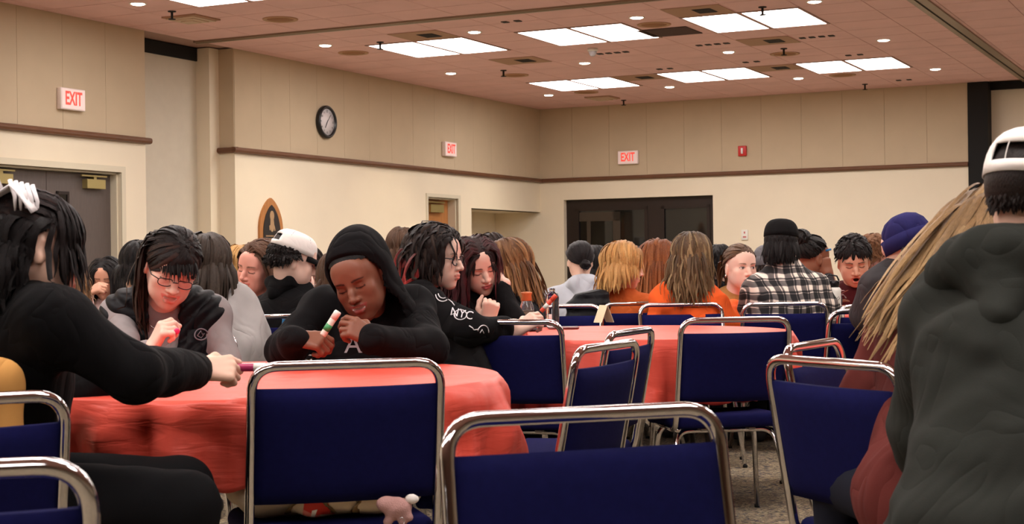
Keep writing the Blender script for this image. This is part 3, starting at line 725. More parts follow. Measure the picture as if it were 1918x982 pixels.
# ---------------------------------------------------------------- hair
def hairline(n):
    """Is the scalp direction n (local) inside the hairline?"""
    return n[:, 2] > np.interp(n[:, 1], [-1, -.75, -.4, 0, .45, 1], [.46, .44, .27, -.12, -.52, -.58])
CR_C, CR_R = np.array([0, .012, .035]), np.array([.0735, .094, .081])
def strands(P3, wid, c0, c1, rs, hc, flat=.45, ns=3, hl=None):
    """Tapered, slightly arched ribbons of hair along polylines P3 (n, s, 3)."""
    N, S, _ = P3.shape
    T = np.gradient(P3, axis=1); T /= np.linalg.norm(T, axis=2, keepdims=True) + 1e-9
    out = P3 - np.asarray(hc); out = out - T * (out * T).sum(2, keepdims=True); out /= np.linalg.norm(out, axis=2, keepdims=True) + 1e-9
    B = np.cross(T, out); tw = rs.normal(size=(N, 1, 1)) * .35; B, out = B * np.cos(tw) + out * np.sin(tw), out * np.cos(tw) - B * np.sin(tw)
    t = np.linspace(0, 1, S); prof = np.interp(t, [0, .08, .3, .7, 1], [.6, .95, 1, .8, .12])
    w = wid * prof[None, :, None] * rs.uniform(.6, 1.4, (N, 1, 1))
    V = np.stack([P3 - B * w, P3 + out * w * flat, P3 + B * w], 2)
    i, q, j = np.meshgrid(np.arange(N), np.arange(S - 1), np.arange(2), indexing='ij'); b = (i * S + q) * 3; b2 = (i * S + q + 1) * 3
    F = np.stack([b + j, b + j + 1, b2 + j + 1, b2 + j], -1).reshape(-1, 4)
    c0, c1 = np.array(c0), np.array(c1); C = c0 + (c1 - c0) * (t ** 1.1)[None, :, None]
    C = C * rs.uniform(.82, 1.18, (N, 1, 1))
    if hl is not None:
        pick = rs.random(N) < hl[1]; C[pick] = C[pick] * .5 + np.array(hl[0]) * np.linspace(.2, .6, S)[None, :, None]
    return V.reshape(-1, 3), F, np.repeat(C[:, :, None], 3, 2).reshape(-1, 3)
def strand_uv(n):
    return None
def hair_mesh(M, hc, s, st, coll, seed=0):
    """M: local->world rotation, hc: head centre, s: scale, st: style, coll: world capsules (a, b, r)."""
    rs = np.random.default_rng(seed + 11); hc = np.asarray(hc)
    n = st.get('n', 260); L = st.get('len', .3); S = st.get('seg', 11); c0 = st['c0']; c1 = st.get('c1', c0); vol = st.get('vol', .010)
    i = np.arange(n * 3); ph = i * 2.399963; zz = 1 - 2 * (i + .5) / (n * 3); r = np.sqrt(1 - zz ** 2); D = np.stack([r * np.cos(ph), r * np.sin(ph), zz], 1)
    rt = rx(st.get('line', 0.))
    D = D[hairline(D @ rt.T)]
    loc = CR_C + CR_R * D
    part = st.get('part', 0.0); sgn = np.sign(loc[:, 0] - part + 1e-6)
    back = st.get('back', .35); down = st.get('down', .35)
    comb = np.stack([sgn * st.get('side', .9), np.full(len(loc), back), np.full(len(loc), -down)], 1)
    comb[:, 0] *= 1 - .92 * np.clip(D[:, 1] * 1.3, 0, 1); comb[:, 2] -= .6 * np.clip(D[:, 1], 0, 1)
    front = D[:, 1] < -.25
    comb[front, 1] += st.get('sweep', .35)
    fb = st.get('fringe')
    Lk = np.full(len(loc), float(L)) * rs.uniform(1 - st.get('lvar', .15), 1 + st.get('lvar', .15) * .6, len(loc))
    isf = np.zeros(len(loc), bool)
    if fb:
        isf = (D[:, 1] < -.38) & (np.abs(loc[:, 0] - fb.get('x', 0)) < fb.get('w', .05)) & (D[:, 2] > .3)
        comb[isf] = np.stack([(loc[isf, 0] - part) * 6, np.full(isf.sum(), -1.0), np.full(isf.sum(), -.1)], 1); Lk[isf] = fb['len'] * rs.uniform(.75, 1.1, isf.sum())
    if 'mask' in st:
        k = st['mask'](loc, D); loc, D, comb, Lk, isf = loc[k], D[k], comb[k], Lk[k], isf[k]
    gth = st.get('gather'); pos = loc.copy(); P3 = np.empty((len(loc), S, 3)); up_l = M.T @ np.array([0, 0, 1.0])
    gl = np.tile(-up_l, (len(loc), 1)) if 'gdir' not in st else np.tile(M.T @ unit(st['gdir']), (len(loc), 1))
    off = vol * rs.uniform(.35, 1.25, len(loc)); step = (Lk / (S - 1))[:, None] / s; trav = np.zeros((len(loc), 1))
    jit = rs.normal(size=(len(loc), 3)) * st.get('jit', .12); reach = st.get('reach', .05)
    inv = [((M.T @ (np.asarray(a) - hc)) / s, (M.T @ (np.asarray(b) - hc)) / s, r / s) for a, b, r in coll]
    def push(p):
        for c, R_, o in ((CR_C, CR_R, off), (np.array([0, -.034, -.03]), np.array([.064, .072, .098]), off * .7), (np.array([0, -.045, .040]), np.array([.060, .044, .050]), off * .6)):
            q = (p - c) / (R_ + o[:, None]); l = np.linalg.norm(q, axis=1); m = l < 1
            p[m] = c + (q[m] / (l[m][:, None] + 1e-9)) * (R_ + o[:, None][m])
        for a, b, r in inv:
            ba = b - a; t = np.clip(((p - a) @ ba) / (ba @ ba + 1e-12), 0, 1)[:, None]; v = p - a - t * ba; l = np.linalg.norm(v, axis=1); rr = r + off * .8; m = l < rr
            p[m] += v[m] / (l[m][:, None] + 1e-9) * (rr - l)[m][:, None]
        return p
    pos = push(pos); P3[:, 0] = loc + (pos - loc) * .5
    g0 = np.asarray(gth, float) if gth is not None else None
    for k in range(1, S):
        w = np.exp(-trav / reach)
        d = comb / (np.linalg.norm(comb, axis=1, keepdims=True) + 1e-9) * w + gl * (1 - w) * 1.0 + jit * (.4 + w)
        q = (pos - CR_C) / CR_R; nn = q / CR_R; nn /= np.linalg.norm(nn, axis=1, keepdims=True) + 1e-9
        on = (np.linalg.norm(q, axis=1) < 1.35) & (nn @ up_l > -.15); dn_ = (d * nn).sum(1, keepdims=True); d = np.where(on[:, None], d - nn * dn_, d)
        if g0 is not None:
            v = g0 - pos; dist = np.linalg.norm(v, axis=1, keepdims=True); nf = ~isf
            d[nf] = (v / (dist + 1e-6))[nf]; st_ = np.minimum(step, dist * .9)
        else: st_ = step
        d /= np.linalg.norm(d, axis=1, keepdims=True) + 1e-9
        pos = push(pos + d * st_); trav += step; P3[:, k] = pos
    cu = st.get('curl', 0)
    if cu:
        t = np.linspace(0, 1, S)[None, :, None]; fr = st.get('freq', 14) * rs.uniform(.7, 1.3, (len(loc), 1, 1)); p_ = rs.uniform(0, 6.28, (len(loc), 1, 1)); env = np.clip((t - st.get('cstart', .15)) * 2.5, 0, 1) * cu
        e1 = rs.normal(size=(len(loc), 1, 3)); e1 /= np.linalg.norm(e1, axis=2, keepdims=True); e2 = np.cross(e1, np.array([0, 0, 1.0]))
        P3 = P3 + env * (np.sin(t * fr + p_) * e1 + np.cos(t * fr * .9 + p_) * e2)
    W3 = hc + (P3 * s) @ M.T
    out = [strands(W3, st.get('w', .011) * s, c0, c1, rs, hc, st.get('flat', .45), hl=st.get('hl'))]
    nstr = len(out[0][0]); uv = hair_uv(nstr, S, 3, seed)
    # scalp shell
    nu, nv = 40, 22; th = np.linspace(0, 2 * math.pi, nu, endpoint=False); ze = np.linspace(1, -.62, nv)
    G = np.array([[math.sqrt(max(0, 1 - z * z)) * math.cos(t), math.sqrt(max(0, 1 - z * z)) * math.sin(t), z] for z in ze for t in th])
    ok = hairline(G @ rt.T + np.array([0, 0, .03])); Fq = []
    for a in range(nv - 1):
        for b in range(nu):
            q = [a * nu + b, (a + 1) * nu + b, (a + 1) * nu + (b + 1) % nu, a * nu + (b + 1) % nu]
            if all(ok[q]): Fq.append(q)
    if 'mask' not in st or st.get('shell'): out.append((hc + ((CR_C + G * (CR_R + st.get('sh', .009))) * s) @ M.T, np.array(Fq), np.array(c0) * .8))
    V, F, Cc = join_np(out); U2 = np.zeros((len(V), 2)); U2[:nstr] = uv; U2[nstr:, 0] = np.arange(len(V) - nstr) % 40 * .5; U2[nstr:, 1] = (np.arange(len(V) - nstr) // 40) * 1.5
    return V, F, Cc, U2
def lump(c, r, seed=0, amp=.12, n=24, R=None):
    """Knobbly ball (buns)."""
    rs = np.random.default_rng(seed); th, ph = np.meshgrid(np.linspace(0, 2 * math.pi, n, endpoint=False), np.linspace(.02, math.pi - .02, n // 2), indexing='xy')
    d = np.stack([np.sin(ph) * np.cos(th), np.sin(ph) * np.sin(th), np.cos(ph)], -1).reshape(-1, 3); q = 1
    for _ in range(5): w = rs.normal(size=3) * 4; q = q + amp / 2 * np.sin(d @ w + rs.uniform(0, 6))
    V = d * np.asarray(r) * q[:, None]
    if R is not None: V = V @ np.asarray(R).T
    F = np.array([[i * n + j, (i + 1) * n + j, (i + 1) * n + (j + 1) % n, i * n + (j + 1) % n] for i in range(n // 2 - 1) for j in range(n)])
    return V + np.asarray(c), F
def bun_locks(c, r, seed, c0, rs_n=60, w=.006):
    """Locks wound round a bun."""
    rs = np.random.default_rng(seed); P3 = np.empty((rs_n, 14, 3))
    for k in range(rs_n):
        ax = unit(rs.normal(size=3)); u = unit(np.cross(ax, rs.normal(size=3))); v = np.cross(ax, u); a = np.linspace(0, rs.uniform(2, 4), 14); q = rs.uniform(.75, 1.12)
        P3[k] = np.asarray(c) + (np.cos(a)[:, None] * u + np.sin(a)[:, None] * v + ax * rs.uniform(-.5, .5)) * np.asarray(r) * q
    return strands(P3, w, c0, c0, rs, c)

# ---------------------------------------------------------------- people
skin_m = mat('skin', (.6, .4, .3), .45, col_attr=True, spec=.4, bump=.05, bscale=900, bdist=.0004)
skin_m.node_tree.nodes['Principled BSDF'].inputs['Subsurface Weight'].default_value = .04
skin_m.node_tree.nodes['Principled BSDF'].inputs['Subsurface Radius'].default_value = (.01, .004, .002)
hair_m = mat('hair', (.1, .05, .03), .42, col_attr=True, spec=.22)
def _streaks(m):
    N = m.node_tree.nodes; L = m.node_tree.links; b = N['Principled BSDF']; u = N.new('ShaderNodeUVMap'); mp = N.new('ShaderNodeMapping'); mp.inputs['Scale'].default_value = (1.0, .05, 1)
    n = N.new('ShaderNodeTexNoise'); n.inputs['Scale'].default_value = 16; n.inputs['Detail'].default_value = 3; L.new(u.outputs['UV'], mp.inputs['Vector']); L.new(mp.outputs['Vector'], n.inputs['Vector'])
    r = N.new('ShaderNodeMapRange'); r.inputs['From Min'].default_value = .3; r.inputs['From Max'].default_value = .7; r.inputs['To Min'].default_value = .5; r.inputs['To Max'].default_value = 1.45; L.new(n.outputs['Fac'], r.inputs['Value'])
    at = [x for x in N if x.type == 'ATTRIBUTE'][0]; mx = N.new('ShaderNodeVectorMath'); mx.operation = 'SCALE'; L.new(at.outputs['Color'], mx.inputs[0]); L.new(r.outputs['Result'], mx.inputs['Scale']); L.new(mx.outputs['Vector'], b.inputs['Base Color'])
    bp = N.new('ShaderNodeBump'); bp.inputs['Strength'].default_value = .7; bp.inputs['Distance'].default_value = .003; L.new(n.outputs['Fac'], bp.inputs['Height']); L.new(bp.outputs['Normal'], b.inputs['Normal'])
_streaks(hair_m)
SK = dict(fair=lin((234, 196, 178)), light=lin((228, 186, 164)), tan=lin((208, 160, 134)), brown=lin((138, 88, 66)), olive=lin((214, 168, 146)))
def ik(S, Wp, l1, l2, pole):
    S, Wp = np.asarray(S), np.asarray(Wp); d = Wp - S; L = np.linalg.norm(d)
    k = max(1.0, L / (l1 + l2) * 1.01); l1 *= k; l2 *= k
    a = (l1 * l1 - l2 * l2 + L * L) / (2 * L); h = math.sqrt(max(l1 * l1 - a * a, 0)); u = d / L; p = np.asarray(pole, float); p = p - u * (p @ u)
    return S + u * a + unit(p) * h
class Person: pass
def person(label, hx, hy, d, face=(0, 0, 0), body=None, lean=15, s=1.0, skin='light', top=None, hair=None, arms=None, res_h=.003, res_t=.011, show_face=True,
           hd=None, w=1.0, g=1.0, pants=lin((30, 32, 42)), neck_fwd=.05, neck_dn=.2, seed=0, female=True, legs=True, sh=(0, 0), hands=True, nb=None, pelvis=None, bust=None, group=None, twist=0, cat='person'):
    p = Person(); p.hc = np.asarray(P(hx, hy, d)) if hd is None else np.asarray(hd)
    a, pt, rl = map(D2, face); body = face[0] if body is None else body
    p.M = rz(a) @ rx(pt) @ ry(rl); p.s = s
    ba = D2(body); p.f = f = np.array([math.sin(ba), -math.cos(ba), 0]); p.l = l = np.array([math.cos(ba), math.sin(ba), 0]); up = np.array([0, 0, 1.0])
    ff = np.array([math.sin(a), -math.cos(a), 0])
    p.nb = NB = (p.hc - ff * neck_fwd * math.cos(pt) - up * neck_dn * s + f * 0) if nb is None else np.asarray(nb)
    pz = .56; p.pv = PV = (NB - f * math.tan(D2(lean)) * (NB[2] - pz)) * np.array([1, 1, 0]) + up * pz if pelvis is None else np.asarray(pelvis)
    base = np.array([PV[0], PV[1], 0.0])
    t = p.t = thing('person', label, cat, base, 0, group)
    U = p.U = unit(NB - PV); fo = p.fo = unit(f - U * (f @ U)); top = top or {}; p.top = top
    H = np.linalg.norm(NB - PV)
    # arms
    p.arm = {}; arms = arms or {}
    tw = rz(D2(twist)); ls = tw @ l
    for sd, sg in (('l', 1), ('r', -1)):
        A = arms.get(sd, {})
        S = np.asarray(A['sh']) if 'sh' in A else NB + ls * sg * .158 * w - U * (.062 - (sh[0] if sd == 'l' else sh[1])) + fo * .012
        Wr = np.asarray(A['wr']) if 'wr' in A else NB + f * .36 + l * sg * .10 + up * (.79 - NB[2])
        E = np.asarray(A['el']) if 'el' in A else ik(S, Wr, .285 * s, .25 * s, -up * .8 + l * sg * .6 - f * .25)
        Dv = unit(A['D']) if 'D' in A else unit(unit(Wr - E) * np.array([1, 1, .3])); Uv = np.asarray(A.get('U', up), float)
        p.arm[sd] = dict(S=S, E=E, W=Wr, D=Dv, U=Uv, A=A, sg=sg)
    # torso prims: (a, b, ra, rb)
    ch, wa, hp = NB - U * (.17 if H > .38 else H * .42), NB - U * H * .68, PV
    pr = []
    for sg in (-1, 1):
        Sg = p.arm['l' if sg > 0 else 'r']['S']
        pr += [(NB + U * .015, Sg, .046, .056), (ch + l * sg * .07 * w, wa + l * sg * .05 * w, .103 * g, .098 * g), (wa + l * sg * .05 * w, hp + l * sg * .075 * w, .098 * g, .118 * g), (Sg, ch + l * sg * .06 * w, .056, .095 * g)]
        if female if bust is None else bust: pr.append((ch + l * sg * .07 + fo * .062 - U * .02, ch + l * sg * .06 + fo * .03 - U * .08, .06, .06))
    pr.append((NB - U * .02, wa, .09, .095 * g)); pr.append((ch + fo * -.02, hp, .10 * g, .115 * g))
    p.prims = pr
    p.coll = [(NB + U * .03, p.arm['l']['S'], .066), (NB + U * .03, p.arm['r']['S'], .066), (ch + l * .06 * w, wa + l * .05 * w, .112 * g + top.get('off', .01)), (ch - l * .06 * w, wa - l * .05 * w, .112 * g + top.get('off', .01)), (p.hc + p.M @ np.array([0, .02, -.07]) * s, NB, .058)]
    for sd in 'lr': p.coll.append((p.arm[sd]['S'], p.arm[sd]['E'], .062 * top.get('slv', 1.0)))
    # skin: head + neck, hands, and the trunk under the clothes, one mesh
    sk = np.array(SK[skin] if isinstance(skin, str) else skin); parts = []
    nk = p.M.T @ (NB - U * .05 - p.hc) / s
    V, F, Cc = head_mesh(res_h, nk, sk, male=not female, face=show_face, **(top.get('head') or {}))
    parts.append((p.hc + (V * s) @ p.M.T, F, Cc))
    pts = np.array([q for x in pr for q in x[:2]] + [p.arm[q]['E'] for q in 'lr'] + [p.arm[q]['W'] for q in 'lr'])
    fb = Field(pts.min(0) - .15, pts.max(0) + .15, .028)
    for x in pr: fb.cone(x[0], x[1], x[2] - .022, x[3] - .022, .04)
    for sd in 'lr':
        r = p.arm[sd]; fb.cone(r['S'], r['E'], .036, .028, .02).cone(r['E'], r['W'], .028, .014, .01)
    V, F = fb.surf(); parts.append((V, F, sk))
    p.hand = {}
    hands = hands and not (not show_face and res_h > .008)
    for sd in 'lr':
        r = p.arm[sd]; A = r['A']
        X = r['D']; Z = unit(r['U'] - X * (r['U'] @ X)); Y = np.cross(Z, X); Rm = np.array([X, Y * (1 if sd == 'r' else -1), Z]).T
        hs = s * A.get('scale', .98); p.hand[sd] = (r['W'], Rm, hs)
        if A.get('hide') or not hands: continue
        V, F, Cc = hand_mesh(sk * A.get('tint', 1.0), A.get('curl', (.45, .5, .55, .6)), A.get('thumb', .5), A.get('spread', .05), A.get('res', .0036 if d < 7 else .006), A.get('fore', .06), A.get('nails'))
        if sd == 'l': F = F[:, ::-1]
        parts.append((r['W'] + (V * hs) @ Rm.T, F, Cc))
    V, F, Cc = join_np(parts); p.bodymesh = obj('body', V, F, skin_m, t, True, Cc)
    # garment
    p.cl = garment(p, top.get('name', 'sweater'), top['mat'], top.get('off', .010), top.get('slv', 1.0), res_t, seed, top.get('wr', .0045), top.get('collar', .016), top.get('cuff', .03), arm=top.get('arm', True), short=top.get('short'))
    if legs:
        fl = []; kn = []
        for sg in (-1, 1):
            hipj = PV + l * sg * .085 - up * .01; k_ = hipj + f * .40 * s + l * sg * .03 - up * .01; an = np.array([k_[0], k_[1], .10]) + f * .02; kn.append((hipj, k_, an))
        pts = np.array([q for x in kn for q in x]); rt = top.get('res_leg', .028)
        fl = Field(pts.min(0) - .16, pts.max(0) + .16, rt); lg = top.get('lg', 1.0)
        fl.cone(kn[0][0], kn[1][0], .115 * g, None, .03)
        for h_, k_, an in kn: fl.cone(h_, k_, .092 * lg, .066 * lg, .04).cone(k_, an, .064 * lg, .047 * lg, .02)
        if rt < .015: fl.waves(.003, 45, seed + 3)
        V, F = fl.surf(); pm = mat('trousers_%02x%02x%02x' % tuple(int(min(1, c) * 255) for c in pants), pants, .9, bump=.2, bscale=500, spec=.12)
        obj('trousers', V, F, pm, t)
        for h_, k_, an in kn:
            q = an * np.array([1, 1, 0]); fs = Field(q - [.17, .17, .02], q + [.17, .17, .16], .018)
            fs.chain([q - f * .05 + up * .05, q + f * .06 + up * .045, q + f * .13 + up * .035], [.045, .042, .032], .02); fs.cone(q + up * .05, q + up * .11, .042, .042, .02)
            V, F = fs.surf(); V[:, 2] = np.maximum(V[:, 2], .002); obj('shoe', V, F, mat('shoe_dark', (.03, .028, .03), .5), t)
    p.seed = seed
    if seed in (2, 4, 8, 11, 13, 15, 17, 18, 19, 20, 23, 26, 30, 31, 32, 33, 34, 35, 36, 37, 38): SEATLESS.append((PV - f * .02, body, 'navy chair under the ' + {2: 'woman with glasses and the quilted vest', 4: 'smiling girl in the black hood', 8: 'girl leaning on her hand', 9: 'long brown haired person in white sleeves', 12: 'blonde bob', 13: 'auburn haired person in light blue', 15: 'woman in the tan sweater', 17: 'person with curly dark hair tied up', 18: 'man in the maroon hoodie', 19: 'far auburn haired person with glasses', 20: 'person in the navy beanie', 23: 'woman in pale pink by the double doors', 26: 'laughing woman', 28: 'person hiding the face with a pink sleeve'}.get(seed, {30: 'blonde person in the black hooded jacket', 31: 'brown haired person behind the black hood', 32: 'short dark haired person behind the glasses', 33: 'dark hair seen above the leaning girl', 36: 'black haired person beyond the orange hoodie', 37: 'grizzled hair left of the curly hair', 38: 'far person in the grey knit hat'}.get(seed, label))))
    for st in (hair or []):
        nm = st.get('name', 'hair')
        V, F, Cc, uv = hair_mesh(p.M, p.hc, s, st, p.coll + st.get('coll', []), seed + st.get('seed', 0)); p.hair = obj(nm, V, F, hair_m, t, True, Cc, uv)
    return p
def garment(p, name, m, off, slv, res, seed, wr, collar, cuff, arm=True, short=None, prims=None, parent=None, post=None, uvfn=None):
    pts = np.array([q for x in p.prims for q in x[:2]] + ([p.arm[q][k] for q in 'lr' for k in 'EW'] if arm else [p.arm[q]['S'] for q in 'lr'])); f = Field(pts.min(0) - .17, pts.max(0) + .17, res)
    for x in p.prims: f.cone(x[0], x[1], x[2] + off, x[3] + off, .05)
    for sd in 'lr':
        r = p.arm[sd]; S, E, Wp = r['S'], r['E'], r['W']
        if arm:
            f.cone(S, E, (.054 + off * .6) * slv, (.046 + off * .6) * slv, .035)
            if short is None: q = Wp + unit(E - Wp) * cuff; f.cone(E, q, (.046 + off * .6) * slv, (.032 + off * .5) * slv, .02)
            else:
                q = E + (Wp - E) * short; f.cone(E, q, (.046 + off * .6) * slv, (.042 + off * .5) * slv, .02)
    if collar:
        c = p.nb + p.U * .028; ex, ey = p.l, p.fo
        ring = [c + ex * math.cos(x) * .062 + ey * (math.sin(x) * .062) + p.U * (-.016 * math.sin(x)) for x in np.linspace(0, 2 * math.pi, 13)]
        f.chain(ring, [collar] * 13, .02)
    if post: post(f)
    if wr: f.waves(wr, 42, seed, 6, (1, 1, .8))
    V, F = f.surf(); return obj(name, V, F, m, parent or p.t)
def glasses(p, m, w=.021, hh=.016, z=-.004, y=-.098, lens=True, slip=0, rim=.0013):
    z = z - slip; L = lambda q: p.hc + (p.M @ np.asarray(q, float)) * p.s
    parts = []; o_l = []
    for s in (-1, 1):
        ring = [L((s * .031 + w * math.copysign(abs(math.cos(t)) ** .7, math.cos(t)), y + .006 * abs(math.cos(t)), z + hh * math.copysign(abs(math.sin(t)) ** .7, math.sin(t)))) for t in np.linspace(0, 2 * math.pi, 24, endpoint=False)]
        parts.append(tube(ring, rim, 6, True)); o_l.append((np.array(ring), [list(range(24))]))
        parts.append(tube([L((s * (.031 + w), y + .006, z + .006)), L((s * .074, y + .025, z + .008)), L((s * .079, -.03, .002)), L((s * .078, .01, .006))], rim, 6))
    parts.append(tube([L((-.031 + w, y, z + .004)), L((0, y - .004, z + .006)), L((.031 - w, y, z + .004))], rim, 6))
    g = obj('glasses', *join(parts), m, p.t)
    if lens: obj('lens', *join(o_l), mat('clear_lens', (.95, .95, .95), .03, alpha=.12, spec=.8), g, smooth=False)
    return g
def cap(p, m, back=False, brim=True, up=.0, brim_m=None, tilt=0., hole=True):
    """Baseball cap; back = worn backwards."""
    R = (rz(math.pi) if back else np.eye(3)) @ rx(tilt); L = lambda q: p.hc + (p.M @ (R @ (np.asarray(q, float) - CR_C) + CR_C)) * p.s
    n, k = 32, 9; V = []
    for j in range(k):
        e = j / (k - 1) * math.pi / 2
        for i in range(n):
            t = 2 * math.pi * i / n; z = .028 + .086 * math.sin(e) ** .9; rr = math.cos(e) ** .55
            V.append((.083 * rr * math.cos(t), .012 + .102 * rr * math.sin(t), z + up))
    F = [[j * n + i, j * n + (i + 1) % n, (j + 1) * n + (i + 1) % n, (j + 1) * n + i] for j in range(k - 1) for i in range(n)]
    gap = [f_ for f_ in F[:3 * n] if V[f_[0]][1] > .085 and abs(V[f_[0]][0]) < .035 and V[f_[0]][2] < .085 + up and V[f_[0]][2] > .04 + up]
    if hole: F = [f_ for f_ in F if f_ not in gap]
    W = np.array([L(v) for v in V]); c = obj('cap', W, F, m, p.t)
    md = c.modifiers.new('thickness', 'SOLIDIFY'); md.thickness = .004; md.offset = 1
    if brim:
        B = []; nb_ = 13
        for r_, dz in ((0, 0), (.5, -.004), (1, -.012)):
            for i in range(nb_):
                t = math.pi * (1.18 + .64 * i / (nb_ - 1)); x = .081 * math.cos(t); y = .012 + .100 * math.sin(t); sh_ = math.sin(math.pi * i / (nb_ - 1)) ** .6
                B.append(L((x * (1 + .02 * r_), y - .075 * r_ * sh_, .031 + up + dz - .02 * r_ * (abs(x) / .08) ** 2)))
        FB = [[r_ * nb_ + i, r_ * nb_ + i + 1, (r_ + 1) * nb_ + i + 1, (r_ + 1) * nb_ + i] for r_ in (0, 1) for i in range(nb_ - 1)]
        b = obj('brim', np.array(B), FB, brim_m or m, c); md = b.modifiers.new('thickness', 'SOLIDIFY'); md.thickness = .004
    obj('button', *lathe([(.008, 0), (.006, .005), (.001, .006)], 10, L((0, .012, .114 + up)), p.M @ np.array([0, 0, 1.0])), m, c)
    obj('seam', *join([tube([L((.0845 * math.cos(e) ** .55 * math.cos(t), .012 + .1035 * math.cos(e) ** .55 * math.sin(t), .030 + .0865 * math.sin(e) ** .9 + up)) for e in np.linspace(0, 1.5, 12)], .0011, 5) for t in np.arange(6) * math.pi / 3 + math.pi / 6]), brim_m or m, c)
    return c
def beanie(p, m):
    L = lambda q: p.hc + (p.M @ np.asarray(q, float)) * p.s
    V, F = lathe([(.001, .140), (.03, .137), (.055, .122), (.072, .098), (.08, .07), (.082, .045), (.082, .03)], 36)
    V = V * np.array([1.02, 1.22, 1]) + np.array([0, .014, 0]); k = obj('beanie', np.array([L(v) for v in V]), F[:-2], m, p.t)
    V, F = lathe([(.080, .06), (.089, .058), (.091, .03), (.089, .002), (.080, .0)], 36); V = V * np.array([1.02, 1.2, 1]) + np.array([0, .014, 0])
    obj('cuff', np.array([L(v) for v in V]), F[:-2], m, k); return k
def hood_down(p, m, r=.036, droop=.10, w=.085, res=.009, seed=0, dz=0.):
    """A hood lying on the shoulders and back."""
    c = p.nb + p.U * (.03 + dz); up = p.U; f = Field(c - .24, c + .24, res)
    ring = []
    for x in np.linspace(-.15 * math.pi, 1.15 * math.pi, 13):   # front-left round the back to front-right
        cs, sn = math.cos(x), math.sin(x); ring.append(c + p.l * cs * w - p.fo * (sn * w * 1.0 - .012) - up * (.012 + .018 * (1 - max(sn, 0))))
    f.chain(ring, [r * (.62 + .38 * max(0, math.sin(x))) for x in np.linspace(0, math.pi, 13)], .02)
    f.chain([c - p.fo * .10 - p.l * .055, c - p.fo * .125 - up * droop, c - p.fo * .10 + p.l * .055], [r, r * .75, r], .035)
    f.cone(c - p.fo * .085 + up * .025, c - p.fo * .11 - up * droop * .6, r * .75, r * .9, .03)
    f.cone(p.nb, p.nb + p.U * .25, .056, .062, .006, 's')
    f.waves(.0035, 60, seed, 5); V, F = f.surf(); return obj('hood', V, F, m, p.t)
def place(p, sd, q):
    """Point in a hand's frame -> world."""
    Wp, R, hs = p.hand[sd]; return Wp + R @ (np.asarray(q, float) * hs)

# ================================================================ furniture
chrome = mat('chrome', (.66, .66, .67), .055, metal=1.0)
navy = mat('navy_fabric', lin((20, 21, 66)), .92, bump=.35, bscale=900, bdist=.001, var=.12, vscale=60, spec=.08)
seatedge = mat('seat_edge', (.02, .02, .03), .6)
def chair_proto():
    t = thing('stacking_chair', 'x', 'chair', (0, 0, 0), 0, 'navy banquet chairs')
    O = lambda n, vf, m, par=t, **k: obj(n, vf[0], vf[1], m, par, local=True, **k)
    sl = math.atan2(.085, .42)
    V, F = rbox((0, 0, 0), (.448, .42, .056), .024, 4)
    V[:, 0] *= 1 + .30 * np.clip(-V[:, 1] + .05, 0, 1)
    V[:, 2] += .012 * (1 - (V[:, 0] / .22) ** 2) * (V[:, 2] > 0); V[:, 2] -= .02 * np.clip(-V[:, 1] - .14, 0, 1) / .08
    O('seat', (V + [0, -.02, .418], F), navy)
    O('seat_frame', tube(fillet([(-.215, .17, .386), (-.215, -.2, .386), (.215, -.2, .386), (.215, .17, .386)], .05), .011, 8), chrome)
    # padded back between the uprights
    nx, nz = 18, 10; Vb, Fb = [], []
    for side in (0, 1):
        for iz in range(nz + 1):
            for ix in range(nx + 1):
                u = ix / nx * 2 - 1; v = iz / nz * 2 - 1
                puff = (1 - abs(u) ** 6) * (1 - abs(v) ** 8); th = .006 + .014 * puff
                Vb.append((u * .217, (-th if side == 0 else th) + .010 * (1 - u * u) , v * .140))
    n1 = (nx + 1) * (nz + 1); I = lambda s_, z_, x_: s_ * n1 + z_ * (nx + 1) + x_
    for iz in range(nz):
        for ix in range(nx): Fb.append([I(0, iz, ix), I(0, iz, ix + 1), I(0, iz + 1, ix + 1), I(0, iz + 1, ix)]); Fb.append([I(1, iz, ix), I(1, iz + 1, ix), I(1, iz + 1, ix + 1), I(1, iz, ix + 1)])
    for ix in range(nx): Fb.append([I(0, nz, ix), I(0, nz, ix + 1), I(1, nz, ix + 1), I(1, nz, ix)]); Fb.append([I(0, 0, ix), I(1, 0, ix), I(1, 0, ix + 1), I(0, 0, ix + 1)])
    for iz in range(nz): Fb.append([I(0, iz, 0), I(0, iz + 1, 0), I(1, iz + 1, 0), I(1, iz, 0)]); Fb.append([I(0, iz, nx), I(1, iz, nx), I(1, iz + 1, nx), I(0, iz + 1, nx)])
    Vb = np.array(Vb) @ rx(-sl).T + [0, .185 + (.640 - .41) / .42 * .085, .640]
    O('backrest', (Vb, Fb), navy)
    O('back_frame', tube(fillet([(-.215, .02, .386), (-.228, .185, .386), (-.224, .27, .83), (.224, .27, .83), (.228, .185, .386), (.215, .02, .386)], .062, 9), .0122, 12), chrome)
    for sx in (-1, 1):
        for y0, y1, z in ((-.13, -.21, .380), (.11, .30, .376)):
            lg = O('leg', tube(fillet([(0, y0, z), (sx * .205, y0, z), (sx * .245, y1, .006)], .06, 7), .0112, 10), chrome)
            O('glide', lathe([(.011, 0), (.0122, .002), (.0122, .012), (.011, .014)], 10, (sx * .2445, y1 - .001, 0)), white_m if False else black_m, lg)
        O('stretcher', rbox((sx * .10, -.01, .384), (.03, .34, .012), .003, 1), mat('chair_steel', (.25, .24, .23), .4, metal=.8))
    return t
CH = chair_proto(); index_kids()
_first = [True]
